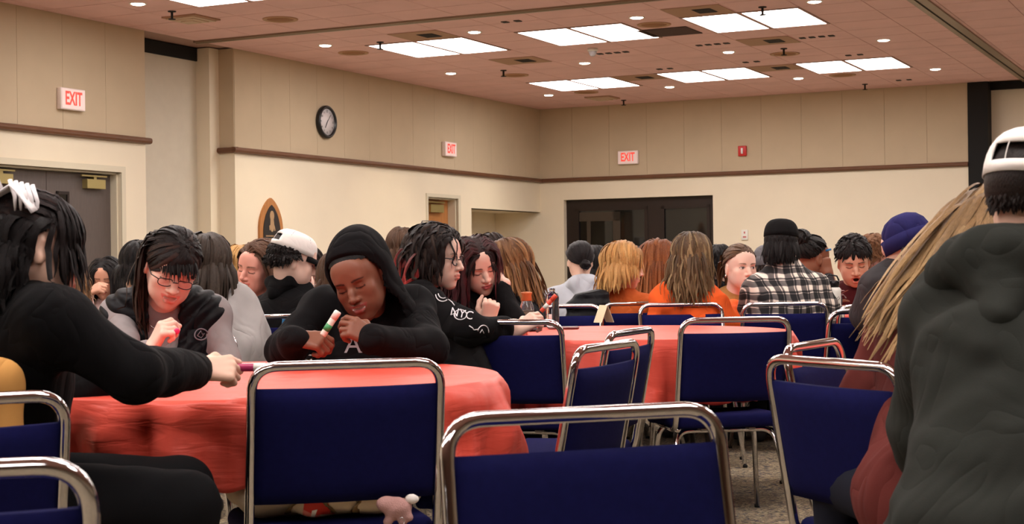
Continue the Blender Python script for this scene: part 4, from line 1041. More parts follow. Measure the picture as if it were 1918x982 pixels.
def chair(px, py, a, label, z=.83, d=None, at=None):
    """Chair whose top bar's middle shows at (px, py); it faces the direction a."""
    R = rz(D2(a))
    if at is None:
        B = PZ(px, py, z) if d is None else P(px, py, d)
        loc = B - R @ np.array([0, .27, 0]); loc[2] = 0
    else: loc = np.array([at[0], at[1], 0.0])
    if _first[0]: _first[0] = False; CH.location = loc; CH.rotation_euler = (0, 0, D2(a)); CH['label'] = label; r = CH
    else: r = copy_tree(CH, loc, D2(a), label)
    r['base'] = 0; del r['base']
    return loc, R
chairs = {}
for k, px, py, a, lab in [
    ('front', 1095, 776, 20, 'empty navy chair standing alone in front of everything, seen from its seat side'),
    ('tote', 652, 683, 196, 'navy chrome chair at the near red table with a canvas tote bag on its seat'),
    ('right_of_table', 1140, 648, 244, 'empty navy chair turned to the near table beside its hanging cloth corner'),
    ('behind_it', 1183, 622, 246, 'empty navy chair just behind the one beside the near cloth corner'),
    ('mid', 1378, 599, 190, 'empty navy chair with its back to us at the middle of the second red table'),
    ('right_big', 1552, 680, 118, 'empty navy chair in front of the man in the grey green hoodie'),
    ('right_small', 1522, 646, 60, 'empty navy chair half hidden behind the big chair by the hoodie man'),
    ('right_far', 1640, 583, 195, 'navy chair half covered by the long blonde hair'),
    ('right_far2', 1652, 574, 190, 'navy chair directly behind the chair covered by the blonde hair'),
    ('curly', 948, 604, 166, 'navy chair with a dark jacket over its left side'),
    ('hood', 560, 592, 204, 'navy chair behind the girl in the black hood, glue stick on its back'),
    ('orange', 1275, 571, 3, 'empty navy chair between the second red table and the orange hoodie'),
    ('bob', 1200, 569, 196, 'navy chair beside the rust coloured sweater'),
    ('bob2', 1150, 566, 222, 'small looking navy chair farthest to the bottle side of the rust sweater'),
    ('plaid', 1470, 566, 179, 'navy chair that the person in the plaid shirt sits on'),
    ('bottle', 1048, 574, -6, 'empty navy chair behind the clear water bottle'),
    ('grey', 1078, 561, 8, 'navy chair before the pale grey hooded sweatshirt'),
    ('left_tan', -112, 753, 214, 'navy chair at the bottom corner beside the woman in the black sweater'),
    ('left_near', -215, 888, 196, 'nearest chrome chair rail, cut by the bottom corner below the tan jacket chair')]:
    chairs[k] = chair(px, py, a, lab, d=8.2 if k == 'plaid' else None)

# ---------------------------------------------------------------- tables
def cloth_mat():
    m = mat('red_plastic_cloth', lin((224, 86, 70)), .42, spec=.35, var=.05, vscale=5)
    N = m.node_tree.nodes; L = m.node_tree.links; b = N['Principled BSDF']; tc = N.new('ShaderNodeTexCoord')
    v = N.new('ShaderNodeTexVoronoi'); v.feature = 'DISTANCE_TO_EDGE'; v.inputs['Scale'].default_value = 3.6
    nz = N.new('ShaderNodeTexNoise'); nz.inputs['Scale'].default_value = 7; nz.inputs['Detail'].default_value = 3; nz.inputs['Distortion'].default_value = .8
    mv = N.new('ShaderNodeMix'); mv.data_type = 'VECTOR'; mv.inputs['Factor'].default_value = .2; L.new(tc.outputs['Object'], mv.inputs['A']); L.new(nz.outputs['Color'], mv.inputs['B']); L.new(mv.outputs['Result'], v.inputs['Vector'])
    mr = N.new('ShaderNodeMapRange'); mr.inputs['From Max'].default_value = .12; L.new(v.outputs['Distance'], mr.inputs['Value'])
    ad = N.new('ShaderNodeMath'); ad.operation = 'MULTIPLY_ADD'; ad.inputs[1].default_value = .35; L.new(mr.outputs['Result'], ad.inputs[0]); L.new(nz.outputs['Fac'], ad.inputs[2])
    bp = N.new('ShaderNodeBump'); bp.inputs['Strength'].default_value = .35; bp.inputs['Distance'].default_value = .008; L.new(ad.outputs['Value'], bp.inputs['Height']); L.new(bp.outputs['Normal'], b.inputs['Normal'])
    return m
cloth_m = cloth_mat(); legm = mat('table_leg', (.05, .045, .04), .5, metal=.5); ply = mat('plywood', lin((150, 110, 70)), .6)
bump = lambda x, c, w: math.exp(-((x - c + math.pi) % (2 * math.pi) - math.pi) ** 2 / w ** 2)
def table(cx, cy, label, clabel, drop, R=.765, zt=.745, seed=0, nf=15, flare=9.0):
    t = thing('round_table', label, 'table', (cx, cy, 0), 0, 'round banquet tables')
    obj('tabletop', *lathe([(.001, .714), (R - .03, .714), (R - .02, .74), (.001, .741)], 64), ply, t, local=True)
    for k in range(4):
        a = math.pi / 4 + k * math.pi / 2; obj('leg', *tube(fillet([(.42 * math.cos(a), .42 * math.sin(a), .714), (.45 * math.cos(a), .45 * math.sin(a), .35), (.5 * math.cos(a), .5 * math.sin(a), .005)], .05), .014, 8), legm, t, local=True)
    rs = np.random.default_rng(seed); n = 360; th = np.linspace(0, 2 * math.pi, n, endpoint=False)
    fold = sum(rs.uniform(.4, 1) * np.sin(k * th + rs.uniform(0, 6.28)) for k in (nf - 6, nf - 2, nf + 1, nf + 5, nf + 12)) / 2.6
    fold = np.sign(fold) * np.abs(fold) ** .8; crs = [(rs.uniform(14, 44), rs.uniform(-14, 14), rs.uniform(0, 6.28), rs.uniform(.5, 1)) for _ in range(5)] + [(rs.uniform(6, 16), rs.choice([-1, 1]) * rs.uniform(14, 26), rs.uniform(0, 6.28), rs.uniform(.6, 1.1)) for _ in range(4)]
    cr = sum(rs.uniform(.5, 1) * np.sin(k * th + rs.uniform(0, 6.28)) for k in (31, 47, 62)) / 3
    tri = lambda q: 2 * np.abs((q / 6.2832) % 1 - .5) * 2 - 1
    h = np.array([drop((x + math.pi) % (2 * math.pi) - math.pi) for x in th]) + .008 * cr
    V, F = [[cx, cy, zt]], []
    rings = list(np.linspace(.1, R - .02, 9)) ; m = 20
    for r in rings:
        for x in th: V.append([cx + r * math.cos(x), cy + r * math.sin(x), zt + .0015 * math.sin(9 * x + 13 * r + seed) * math.sin(17 * r)])
    ph = rs.uniform(0, 6.28, 6)
    for k in range(m):
        s = k / (m - 1); e = min(1, s * 5)
        for i, x in enumerate(th):
            rr = R - .02 + .022 * math.sin(e * math.pi / 2) + (s ** .8) * (.030 * fold[i] + .012 * cr[i] * s) + .05 * s * max(0, h[i] - .26) * 3 + .0075 * min(1, s * 3) * sum(a_ * tri(round(k_) * x + v_ * s * h[i] + p_) for k_, v_, p_, a_ in crs) + .055 * s * (bump(x, flare, .3) if flare < 8 else 0)
            z = zt - .012 * (1 - math.cos(e * math.pi / 2)) - s * h[i]
            V.append([cx + rr * math.cos(x), cy + rr * math.sin(x), z])
    nr = len(rings) + m
    F = [[0, 1 + i, 1 + (i + 1) % n] for i in range(n)] + [[1 + k * n + i, 1 + (k + 1) * n + i, 1 + (k + 1) * n + (i + 1) % n, 1 + k * n + (i + 1) % n] for k in range(nr - 1) for i in range(n)]
    c = obj('tablecloth', V, F, cloth_m); tag(c, clabel, 'tablecloth', 'red plastic tablecloths')
    md = c.modifiers.new('thickness', 'SOLIDIFY'); md.thickness = .0012; md.offset = 1
    return t
bump = lambda x, c, w: math.exp(-((x - c + math.pi) % (2 * math.pi) - math.pi) ** 2 / w ** 2)
T1 = np.array([(445 - 959) / FPX * 4.38, 4.38]); T2 = np.array([(1172 - 959) / FPX * 6.95, 6.95]); T3 = np.array([(1475 - 959) / FPX * 9.1, 9.1]); T4 = np.array([1.72, 4.1])
table(*T1, 'round table under the red cloth where the woman with glasses and the hooded girl sit', 'crinkled red plastic tablecloth on the nearest round table, one corner hanging low', lambda x: .205 + .045 * bump(x, -.2, .4) + .05 * bump(x, 2.6, .5), seed=3, flare=-.2)
table(*T2, 'round table under the red cloth holding the drink bottles', 'red plastic tablecloth on the second round table under the drink bottles', lambda x: .25 + .08 * bump(x, -2.0, .5) + .08 * bump(x, .1, .5), seed=5)
table(*T3, 'round table in front of the man in the maroon hoodie', 'red plastic tablecloth on the table of the plaid shirt and maroon hoodie', lambda x: .25, seed=8, R=.60)
table(*T4, 'round table at the right beyond the picture where the hoodie man sits', 'red plastic tablecloth of the table hidden behind the man in the grey green hoodie', lambda x: .25, seed=9)
def tabled(px, py, z=.748): return PZ(px, py, z)
# ---------------------------------------------------------------- things on the tables
def marker(c, D, L, r, body_m, cap_m, label, tip_m=None, cat='marker', name='marker_pen'):
    c = np.asarray(c, float); D = unit(D); t = thing(name, label, cat, c, 0)
    obj('barrel', *lathe([(.001, -L / 2), (r * .9, -L / 2), (r, -L / 2 + .003), (r, L * .18), (r * .92, L * .2)], 14, c, D), body_m, t)
    obj('cap', *lathe([(r * 1.06, L * .18), (r * 1.08, L * .46), (r * .9, L * .5), (.001, L * .5)], 14, c, D), cap_m, t)
    if tip_m: obj('label_band', *lathe([(r * 1.02, -L * .3), (r * 1.02, -L * .05)], 14, c, D), tip_m, t)
    return t
paper_m = mat('white_paper', lin((238, 232, 226)), .7); pink_m = mat('hot_pink', lin((226, 60, 120)), .35); ltpink = mat('light_pink', lin((244, 150, 176)), .35); magenta = mat('magenta', lin((168, 40, 92)), .35)
green_m = mat('glue_green', lin((60, 150, 90)), .35); phone_m = mat('phone_black', (.012, .012, .014), .15); blue_m = mat('label_blue', lin((40, 130, 190)), .4); orange_m = mat('marker_orange', lin((236, 84, 60)), .35)
def sheet(q, D, w, l, label, m, name='paper_sheet', cat='paper', th=.0015, z=.7475):
    D = unit(np.array([*D, 0.0])); S = np.array([-D[1], D[0], 0]); c = np.array([q[0], q[1], z + th / 2])
    return tag(obj(name, *rbox(c, (w, l, th), min(th * .4, .004), 1, np.array([S, D, [0, 0, 1]]).T), m, smooth=False), label, cat)
sheet(tabled(665, 675), (1, .15), .21, .29, 'white printed bingo sheet in front of the hooded girl', mat('printed_sheet', lin((226, 214, 206)), .7, var=.25, vscale=60))
sheet(tabled(585, 671), (1, .25), .12, .2, 'black phone lying flat by the hooded girl', phone_m, 'phone', 'phone', .012)
sheet(tabled(462, 682), (1, .1), .08, .12, 'small white paper slip under the magenta marker', paper_m)
sheet(tabled(166, 727), (1, .3), .1, .16, 'white paper slip beside the black sweater elbow', paper_m)
q = tabled(775, 673); t = thing('plastic_spoon', 'red plastic spoon on the cloth in front of the hooded girl', 'spoon', q)
obj('bowl', *lump(q + [0, 0, .012], (.035, .022, .01), 4, .02), redp_m, t); obj('handle', *tube([q + [.03, 0, .012], q + [.07, .01, .008], q + [.11, .015, .006]], .005, 6, flat=(1, .5)), redp_m, t)
sheet(tabled(1055, 616), (1, .05), .075, .15, 'dark phone in a pink case beside the clear bottle', mat('phone_case', lin((120, 84, 84)), .3), 'phone', 'phone', .011)
sheet(tabled(985, 620), (1, .05), .075, .15, 'black phone on the second table under the raised hand', phone_m, 'phone', 'phone', .012)
# drink bottles
clear_m = mat('clear_plastic', (.97, .98, .98), .03, trans=1.0, ior=1.35)
q = tabled(987, 616); t = thing('milk_tea_bottle', 'glass bottle of milky tea with an orange cap on the second table', 'bottle', q)
obj('glass', *lathe([(.001, .001), (.035, .002), (.037, .01), (.037, .085), (.033, .11), (.024, .135), (.020, .15), (.020, .158)], 24, q), mat('bottle_glass', (.9, .9, .88), .04, trans=.9), t)
obj('drink', *lathe([(.001, .004), (.034, .006), (.0345, .088), (.001, .089)], 24, q), mat('milky_tea', lin((198, 158, 112)), .4), t)
obj('cap', *lathe([(.024, .135), (.026, .14), (.023, .162), (.027, .17), (.027, .178), (.001, .18)], 24, q), mat('cap_orange', lin((196, 110, 62)), .4), t)
q = tabled(968, 617); t = thing('small_bottle', 'small orange tube with a white cap beside the milk tea bottle', 'bottle', q)
obj('tube_body', *lathe([(.001, .001), (.0125, .002), (.0125, .062), (.010, .066)], 16, q), mat('tube_amber', lin((206, 148, 84)), .35), t); obj('cap', *lathe([(.0128, .066), (.0128, .088), (.001, .09)], 16, q), white_m, t)
q = tabled(1035, 613); t = thing('water_bottle', 'tall clear plastic water bottle standing on the second red table', 'bottle', q)
obj('bottle_wall', *lathe([(.001, .001), (.030, .002), (.034, .008), (.034, .06), (.033, .12), (.034, .145), (.028, .165), (.015, .178)], 28, q), clear_m, t)
obj('cap', *lathe([(.0145, .176), (.0145, .192), (.001, .193)], 20, q), clear_m, t)
obj('label_patch', *rbox(q + [-.012, -.0335, .045], (.016, .002, .04), .0006, 1), paper_m, t)
obj('water', *lathe([(.001, .006), (.031, .009), (.031, .03), (.001, .03)], 24, q), mat('water', (.9, .95, .95), .02, trans=1.0, ior=1.33), t)
q = tabled(1131, 604); t = thing('tent_card', 'small cream folded table card on the far edge of the second red table', 'card', q)
for s in (-1, 1): obj('panel', *box(q + [0, 0, .045] + rz(.6) @ np.array([s * .021, 0, 0]), (.002, .07, .10), rz(.6) @ ry(s * -.42)), mat('cream_card', lin((242, 226, 190)), .6), t, smooth=False)
c0, R0 = chairs['hood']; q = P(533, 604, c0[1] + .18)
q = c0 + R0 @ np.array([-.03, .262, .795]) ; q2 = P(533, 603, q[1]); q = q2
marker(q, (.1, 0, 1), .07, .012, blue_m, white_m, 'blue and white glue stick on the chair back behind the hooded girl', cat='glue stick', name='glue_stick')
q = tabled(1562, 575, .748) ; q = P(1563, 562, 8.55); q[2] = .748
t = thing('tumbler', 'white water flask with a black looped lid beside the maroon hoodie', 'flask', q)
obj('flask_body', *lathe([(.001, .001), (.034, .002), (.036, .01), (.036, .14), (.032, .158), (.024, .164)], 24, q), white_m, t)
ld = obj('lid', *lathe([(.029, .162), (.030, .195), (.026, .2), (.001, .2)], 24, q), phone_m, t); obj('carry_loop', *tube([q + [-.025, 0, .195], q + [-.045, 0, .215], q + [-.03, 0, .235], q + [.015, 0, .225], q + [.027, 0, .198]], .005, 6), phone_m, ld)
obj('script', *join([tube([q + [x + .01 * math.sin(k * 2.1 + j), -.0365, .06 + k * .012 + j * .004] for k in range(5)], .0011, 4) for j, x in enumerate((.004, .014, -.006))]), phone_m, t)

# ---------------------------------------------------------------- tote bag on the chair seat
c0, R0 = chairs['tote']; L = lambda q: c0 + R0 @ np.asarray(q, float)
canvas = mat('canvas', lin((226, 208, 178)), .85, bump=.4, bscale=700, var=.08, vscale=20); strap_m = mat('tote_strap', lin((128, 104, 66)), .8, bump=.3, bscale=600)
t = thing('tote_bag', 'cream canvas tote bag with a red panel lying on the seat of the near chair', 'bag', L((0, 0, .45)))
lo = np.array([-.27, -.22, -.03]); f = Field(lo, [.30, .25, .17], .008)
f.ell((.01, .03, .055), (.21, .165, .058), .0).ell((.20, .04, .062), (.062, .10, .055), .04).ell((-.12, .08, .06), (.09, .09, .052), .04).waves(.006, 38, 4, 6)
V, F = f.surf(); V[:, 2] = np.maximum(V[:, 2], .002); o = obj('bag_body', np.array([L(v + [0, 0, .446]) for v in V]), F, canvas, t)
from mathutils.bvhtree import BVHTree
def wrap(target, pts, direction, off=.001):
    """Drop points along a direction onto a mesh object (world space)."""
    Mx = W_of(target); vs = [Vector((Mx[:3, :3] @ np.array(v.co[:]) + Mx[:3, 3])) for v in target.data.vertices]
    bv = BVHTree.FromPolygons(vs, [p.vertices[:] for p in target.data.polygons]); d = Vector(unit(direction)); out = []
    for q in pts:
        h_ = bv.ray_cast(Vector(q) - d * .6, d)
        out.append(np.array(h_[0]) - np.array(d) * off if h_[0] is not None else None)
    return out
def decal(name, target, poly, n, direction, m, parent, off=.0015, th=None):
    """A flat print: convex-ish polygon grid wrapped on a surface. poly: 4 world corners."""
    a, b, c, d = map(np.asarray, poly); pts = [(a * (1 - u) + b * u) * (1 - v) + (d * (1 - u) + c * u) * v for v in np.linspace(0, 1, n) for u in np.linspace(0, 1, n)]
    w = wrap(target, pts, direction, off); F = [[j * n + i, j * n + i + 1, (j + 1) * n + i + 1, (j + 1) * n + i] for j in range(n - 1) for i in range(n - 1)]
    F = [f_ for f_ in F if all(w[k] is not None for k in f_)]; V = [k if k is not None else np.zeros(3) for k in w]
    used = sorted({k for f_ in F for k in f_}); mp = {k: i for i, k in enumerate(used)}
    if not F: return None
    return obj(name, np.array([V[k] for k in used]), [[mp[k] for k in f_] for f_ in F], m, parent)
dn = np.array([0, .75, -.65])
def bagq(x0, x1, z0, z1, slant=0): 
    k = lambda px, py: P(px, py, c0[1] - .0)
    return [k(x0, z1), k(x1, z1), k(x1 + slant, z0), k(x0 + slant, z0)]
viewd = unit(np.array([0, 1.0, -.12]))
pr = decal('red_panel', o, [P(545, 990, 3.5), P(612, 990, 3.5), P(590, 920, 3.5), P(560, 920, 3.5)], 12, viewd, mat('tote_red', lin((214, 60, 46)), .7), t, .002)
for n_, (pa, mm) in enumerate([([(546, 975), (560, 985), (566, 968), (552, 960)], mat('tote_pink', lin((224, 130, 116)), .7)), ([(560, 985), (566, 985), (578, 960), (568, 962)], paper_m), ([(568, 985), (584, 990), (582, 975), (572, 970)], mat('tote_pink'))]):
    decal('leaf_print', o, [P(*q_, 3.5) for q_ in pa], 6, viewd, mm, pr or t, .0035)
for n_, pth in enumerate([[(500, 985), (535, 950), (553, 925)], [(640, 990), (652, 950), (662, 925)], [(612, 985), (600, 940), (585, 920)]]):
    w = [q_ for q_ in wrap(o, [P(*q_, 3.5) for q_ in np.array([np.array(pth[0]) * (1 - s) + np.array(pth[-1]) * s for s in np.linspace(0, 1, 8)])], viewd, .003) if q_ is not None]
    if len(w) > 2: obj('strap', *tube(w, .011, 6, flat=(1, .25), nrm=(0, -.6, .8)), strap_m, t)
q = L((.12, .16, .5)); obj('handle', *tube(fillet([L((-.05, .1, .53)), L((-.08, .19, .56)), L((-.13, .21, .52)), L((-.16, .16, .50))], .05), .014, 6, flat=(1, .3)), canvas, t)
c = P(744, 952, 3.62); t = thing('plush_keychain', 'dusty pink plush keychain hanging at the end of the tote bag', 'plush toy', c - [0, 0, .02])
f = Field(c - .1, c + .1, .004); f.ell(c, (.035, .025, .026), .0).ell(c + [-.028, -.006, .012], (.02, .018, .018), .012)
for dx, dz in ((-.02, -.03), (.012, -.032), (.03, -.02)): f.cone(c, c + [dx, -.008, dz], .014, .011, .01)
f.waves(.002, 160, 2, 5); V, F = f.surf(); obj('plush_body', V, F, mat('plush_pink', lin((190, 146, 140)), .95, bump=.8, bscale=400, bdist=.003), t)
obj('ear', *lump(c + [.035, -.004, .022], (.016, .01, .012), 2, .05), paper_m, t); obj('keyring', *tube([c + np.array([.012 + .006 * math.cos(x), -.025, -.03 + .012 * math.sin(x)]) for x in np.linspace(0, 6.28, 14)], .0012, 5), chrome, t)

# ================================================================ the people
def cloth(name, rgb, rough=.9, fold=1.0, **k):
    """Fabric: weave bump plus soft folds."""
    k = {**dict(bump=.25, bscale=420, bdist=.0012, var=.06, vscale=14, spec=.18), **k}; k.pop('sheen', 0); m = mat(name, lin(rgb), rough, **k)
    N = m.node_tree.nodes; L = m.node_tree.links; b = N['Principled BSDF']; tc = N.new('ShaderNodeTexCoord'); nz = N.new('ShaderNodeTexNoise'); nz.inputs['Scale'].default_value = 5.2; nz.inputs['Detail'].default_value = 2; nz.inputs['Distortion'].default_value = 1.1
    mp = N.new('ShaderNodeMapping'); mp.inputs['Scale'].default_value = (1, 1, .75); mp.inputs['Rotation'].default_value = (.5, .3, .4); L.new(tc.outputs['Object'], mp.inputs['Vector']); L.new(mp.outputs['Vector'], nz.inputs['Vector'])
    a = N.new('ShaderNodeMath'); a.operation = 'SUBTRACT'; a.inputs[1].default_value = .5; L.new(nz.outputs['Fac'], a.inputs[0]); c = N.new('ShaderNodeMath'); c.operation = 'ABSOLUTE'; L.new(a.outputs[0], c.inputs[0]); d = N.new('ShaderNodeMath'); d.operation = 'POWER'; d.inputs[1].default_value = .7; L.new(c.outputs[0], d.inputs[0])
    bp = N.new('ShaderNodeBump'); bp.inputs['Strength'].default_value = .6 * fold; bp.inputs['Distance'].default_value = .032; L.new(d.outputs[0], bp.inputs['Height'])
    old = [l for l in L if l.to_socket == b.inputs['Normal']]
    if old: fb = old[0].from_node; L.new(bp.outputs['Normal'], fb.inputs['Normal'])
    else: L.new(bp.outputs['Normal'], b.inputs['Normal'])
    return m
black_k = cloth('black_knit', (9, 8, 10), bump=.5, bscale=55, stretch=(1, 1, .08), bdist=.004); blackh = cloth('black_fleece', (14, 13, 15)); grey_j = cloth('grey_jersey', (146, 138, 138)); greyl = cloth('pale_grey_fleece', (172, 168, 166)); greyb = cloth('blue_grey_fleece', (186, 190, 198)); charcoal = cloth('charcoal', (58, 56, 58))
puffer = cloth('black_quilt', (13, 13, 17), .5); orange_k = cloth('orange_fleece', (226, 92, 38)); rust = cloth('rust_rib_knit', (190, 92, 44), bump=.9, bscale=46, stretch=(1, 1, .06), bdist=.006)
tan_k = cloth('tan_knit', (176, 128, 74), bump=.8, bscale=60, stretch=(1, 1, .1), bdist=.005); maroon = cloth('maroon_fleece', (72, 22, 26)); maroon2 = cloth('maroon_wool', (92, 40, 36)); olive = cloth('grey_green_fleece', (40, 42, 38), bump=.35, fold=.6)
bluel = cloth('light_blue', (164, 188, 226)); pinkt = cloth('pale_pink', (226, 196, 190)); whitek = cloth('off_white_knit', (226, 214, 204)); tanj = cloth('camel_wool', (196, 144, 80)); navyk = cloth('navy_knit', (38, 36, 86), bump=.7, bscale=90, stretch=(1, 1, .1)); capw = cloth('white_cap', (240, 234, 228), fold=.15); capb = cloth('black_cap', (18, 17, 18), fold=.3); pinkd = cloth('dusty_pink', (176, 104, 108))
def plaid_mat():
    m = bpy.data.materials.new('plaid_flannel'); m.use_nodes = True; N = m.node_tree.nodes; L = m.node_tree.links; b = N['Principled BSDF']; b.inputs['Roughness'].default_value = .9
    tc = N.new('ShaderNodeTexCoord'); sp = N.new('ShaderNodeSeparateXYZ'); nz = N.new('ShaderNodeTexNoise'); nz.inputs['Scale'].default_value = 5
    mv = N.new('ShaderNodeMix'); mv.data_type = 'VECTOR'; mv.inputs['Factor'].default_value = .04; L.new(tc.outputs['Object'], mv.inputs['A']); L.new(nz.outputs['Color'], mv.inputs['B']); L.new(mv.outputs['Result'], sp.inputs['Vector'])
    def stripes(sock, per, ph):
        a = N.new('ShaderNodeMath'); a.operation = 'MULTIPLY_ADD'; a.inputs[1].default_value = 1 / per; a.inputs[2].default_value = ph; L.new(sock, a.inputs[0])
        f = N.new('ShaderNodeMath'); f.operation = 'FRACT'; L.new(a.outputs[0], f.inputs[0])
        r = N.new('ShaderNodeValToRGB'); r.color_ramp.interpolation = 'EASE'; e = r.color_ramp.elements
        e[0].position = 0; e[0].color = (.02, .02, .02, 1); e[1].position = .34; e[1].color = (.05, .05, .05, 1)
        for p_, v in ((.37, .75), (.40, .75), (.43, .05), (.52, .08), (.60, .85), (.88, .9), (.96, .04)): q = e.new(p_); q.color = (v, v, v, 1)
        L.new(f.outputs[0], r.inputs['Fac']); return r.outputs['Color']
    ad = N.new('ShaderNodeMath'); ad.operation = 'ADD'; L.new(sp.outputs['X'], ad.inputs[0]); 
    m2 = N.new('ShaderNodeMath'); m2.operation = 'MULTIPLY'; m2.inputs[1].default_value = .45; L.new(sp.outputs['Y'], m2.inputs[0]); L.new(m2.outputs[0], ad.inputs[1])
    s1 = stripes(ad.outputs[0], .072, .1); s2 = stripes(sp.outputs['Z'], .072, .35)
    mx = N.new('ShaderNodeMix'); mx.data_type = 'RGBA'; mx.inputs['Factor'].default_value = .5; L.new(s1, mx.inputs['A']); L.new(s2, mx.inputs['B'])
    rp = N.new('ShaderNodeValToRGB'); e = rp.color_ramp.elements; e[0].position = .05; e[0].color = (*lin((22, 21, 23)), 1); e[1].position = .85; e[1].color = (*lin((236, 222, 208)), 1); q = e.new(.45); q.color = (*lin((96, 90, 88)), 1)
    L.new(mx.outputs['Result'], rp.inputs['Fac']); L.new(rp.outputs['Color'], b.inputs['Base Color']); return m
plaid = plaid_mat()
BLK, DKB, BRN, AUB, BLD, LBR = lin((24, 20, 20)), lin((44, 32, 27)), lin((84, 60, 44)), lin((138, 82, 48)), lin((196, 150, 92)), lin((122, 92, 62))
LONG = lambda c0, c1=None, **k: {**dict(c0=c0, c1=c1 or c0, len=.36, n=337, w=.0075, back=.35, sweep=.4), **k}
BACK = lambda c0, **k: {**dict(c0=c0, gather=(0, .105, .02), len=.3, n=297, w=.009, vol=.006, jit=.05), **k}
SEATLESS = []
FAR = dict(res_h=.009, res_t=.022)
MIDR = dict(res_h=.0055, res_t=.014)
up3 = np.array([0, 0, 1.0])

# -- the woman in black at the left, seen from behind
p = person('woman in a black ribbed sweater, dark hair in a white claw clip, reaching right', 63, 468, 3.35, (126, 12, 6), 104, 6, 1.03, 'light',
    dict(name='sweater', mat=black_k, wr=.004, slv=1.18, collar=.0, cuff=.02, off=.012, head=dict(eyes='down'), res_leg=.013, lg=1.2),
    [BACK(lin((26, 18, 18)), gather=(.0, .112, .065), n=567, w=.008, vol=.010, hl=(lin((70, 40, 36)), .25), len=.34),
     LONG(lin((20, 16, 17)), n=351, len=.20, w=.009, vol=.014, back=.9, side=.4, seed=3, name='nape_hair', mask=lambda l, D: (D[:, 2] < .25) & (D[:, 1] > -.2), curl=.006),
     LONG(lin((26, 18, 18)), n=405, len=.18, w=.005, vol=.012, back=-.3, side=.9, seed=5, name='face_strands', mask=lambda l, D: (D[:, 1] < -.15) & (l[:, 0] < .03), curl=.002, sweep=-.3)],
    dict(r=dict(sh=P(95, 604, 3.22), el=P(252, 700, 3.25), wr=P(374, 692, 3.52), D=(.93, .30, .0), U=(.0, -.82, .57), scale=.9, curl=(.75, .9, 1.05, 1.15), thumb=.75, res=.003),
         l=dict(wr=P(235, 700, 3.85), D=(1, .2, 0))), .0042, .011, w=1.12, g=1.18, nb=P(28, 562, 3.42), pelvis=P(-20, 900, 3.36) * [1, 1, 0] + [0, 0, .56], pants=lin((17, 17, 19)), seed=1)
P1 = p
q = place(p, 'r', (.12, .012, -.018)); marker(q, (.96, .12, -.02), .085, .0095, magenta, white_m, 'magenta marker held by the woman in the black sweater')
L = lambda q: p.hc + p.M @ (np.asarray(q, float) + np.array([-.012, -.055, .012])) * p.s
wc = mat('clip_white', lin((244, 240, 242)), .3, bump=.0)
t = thing('claw_clip', 'large white hair claw clip in the dark hair of the woman in black', 'hair clip', L((0, .13, .07)))
for sg in (-1, 1):
    pts = [L((sg * (.010 + .050 * math.sin(x)), .105 + .055 * math.cos(x * .9) - .01, .055 + .075 * x / 1.6)) for x in np.linspace(0, 1.6, 9)]
    obj('jaw', *tube([L((sg * .012 + sg * .055 * math.sin(v * 1.5), .165 - .075 * v, .02 + .085 * (1 - abs(.4 - v)) )) for v in np.linspace(0, 1, 9)], .026, 8, flat=(1, .18)), wc, t)
    for k in range(5): obj('tooth', *tube([L((sg * .05, .10 + .012 * k, .11)), L((sg * .068, .09 + .012 * k, .075)), L((sg * .055, .08 + .012 * k, .045))], [.0055, .005, .002], 6), wc, t)
obj('spring_bar', *tube([L((-.03, .168, .09)), L((.03, .168, .09))], .007, 8), wc, t)
obj('wing', *tube([L((.012, .15, .085)), L((.022, .19, .125)), L((.02, .205, .17))], [.02, .017, .008], 8, flat=(1, .25)), wc, t)
obj('wing', *tube([L((-.012, .15, .085)), L((-.022, .185, .13)), L((-.03, .2, .175))], [.02, .024, .018], 8, flat=(1, .2)), wc, t)
# -- the woman with glasses and the quilted vest
def vneck(c, r, p_=None): return lambda f: f.cone(c[0], c[1], r[0], r[1], .012, 's')
hc = P(322, 500, 5.0); NB = P(304, 588, 5.13)
p = person('smiling woman with glasses in a black quilted vest over a grey top', 0, 0, 5, (20, 27, 12), 8, 8, 1.04, lin((228, 192, 174)),
    dict(name='shirt', mat=grey_j, collar=0, wr=.0035, off=.006, slv=.9, cuff=.02, post=lambda f: f.cone(NB + [0.02, -.07, .05], NB + [.03, -.16, -.12], .072, .035, .012, 's'), head=dict(smile=.9, mouth=.4, eyes='down', browz=.004, brow_c=BLK, lash=1.0)),
    [BACK(lin((26, 20, 19)), n=810, w=.008, gather=(-.02, .085, -.05), vol=.008, hl=(lin((84, 58, 46)), .14), part=.022),
     LONG(lin((30, 22, 20)), lin((66, 42, 32)), n=567, part=.022, len=.34, w=.009, back=.6, side=.8, vol=.018, name='side_hair', seed=2, mask=lambda l, D: (l[:, 0] < -.03) & (D[:, 1] > -.1) & (D[:, 2] < .6), curl=.004),
     LONG(lin((24, 19, 18)), n=810, part=.022, len=.075, w=.0035, vol=.004, name='fringe', seed=7, fringe=dict(len=.088, w=.06), flat=.5, mask=lambda l, D: (D[:, 1] < -.42) & (D[:, 2] > .4), jit=.10)],
    dict(r=dict(sh=P(226, 590, 5.13), el=P(238, 668, 4.86), wr=P(283, 655, 4.72), D=(.50, -.25, .82), U=(-.72, -.52, .35), curl=(.85, 1.0, 1.1, 1.15), thumb=.9, res=.003, fore=.05),
         l=dict(sh=P(393, 592, 5.17), el=P(428, 676, 5.06), wr=P(398, 716, 4.9), D=(-.8, -.3, 0))), .0029, .009, hd=hc, nb=NB, seed=2, w=.92, g=.95)
P2 = p
glasses(p, mat('black_wire', (.01, .01, .012), .3), .0225, .0130, slip=.005, y=-.102, rim=.0017)
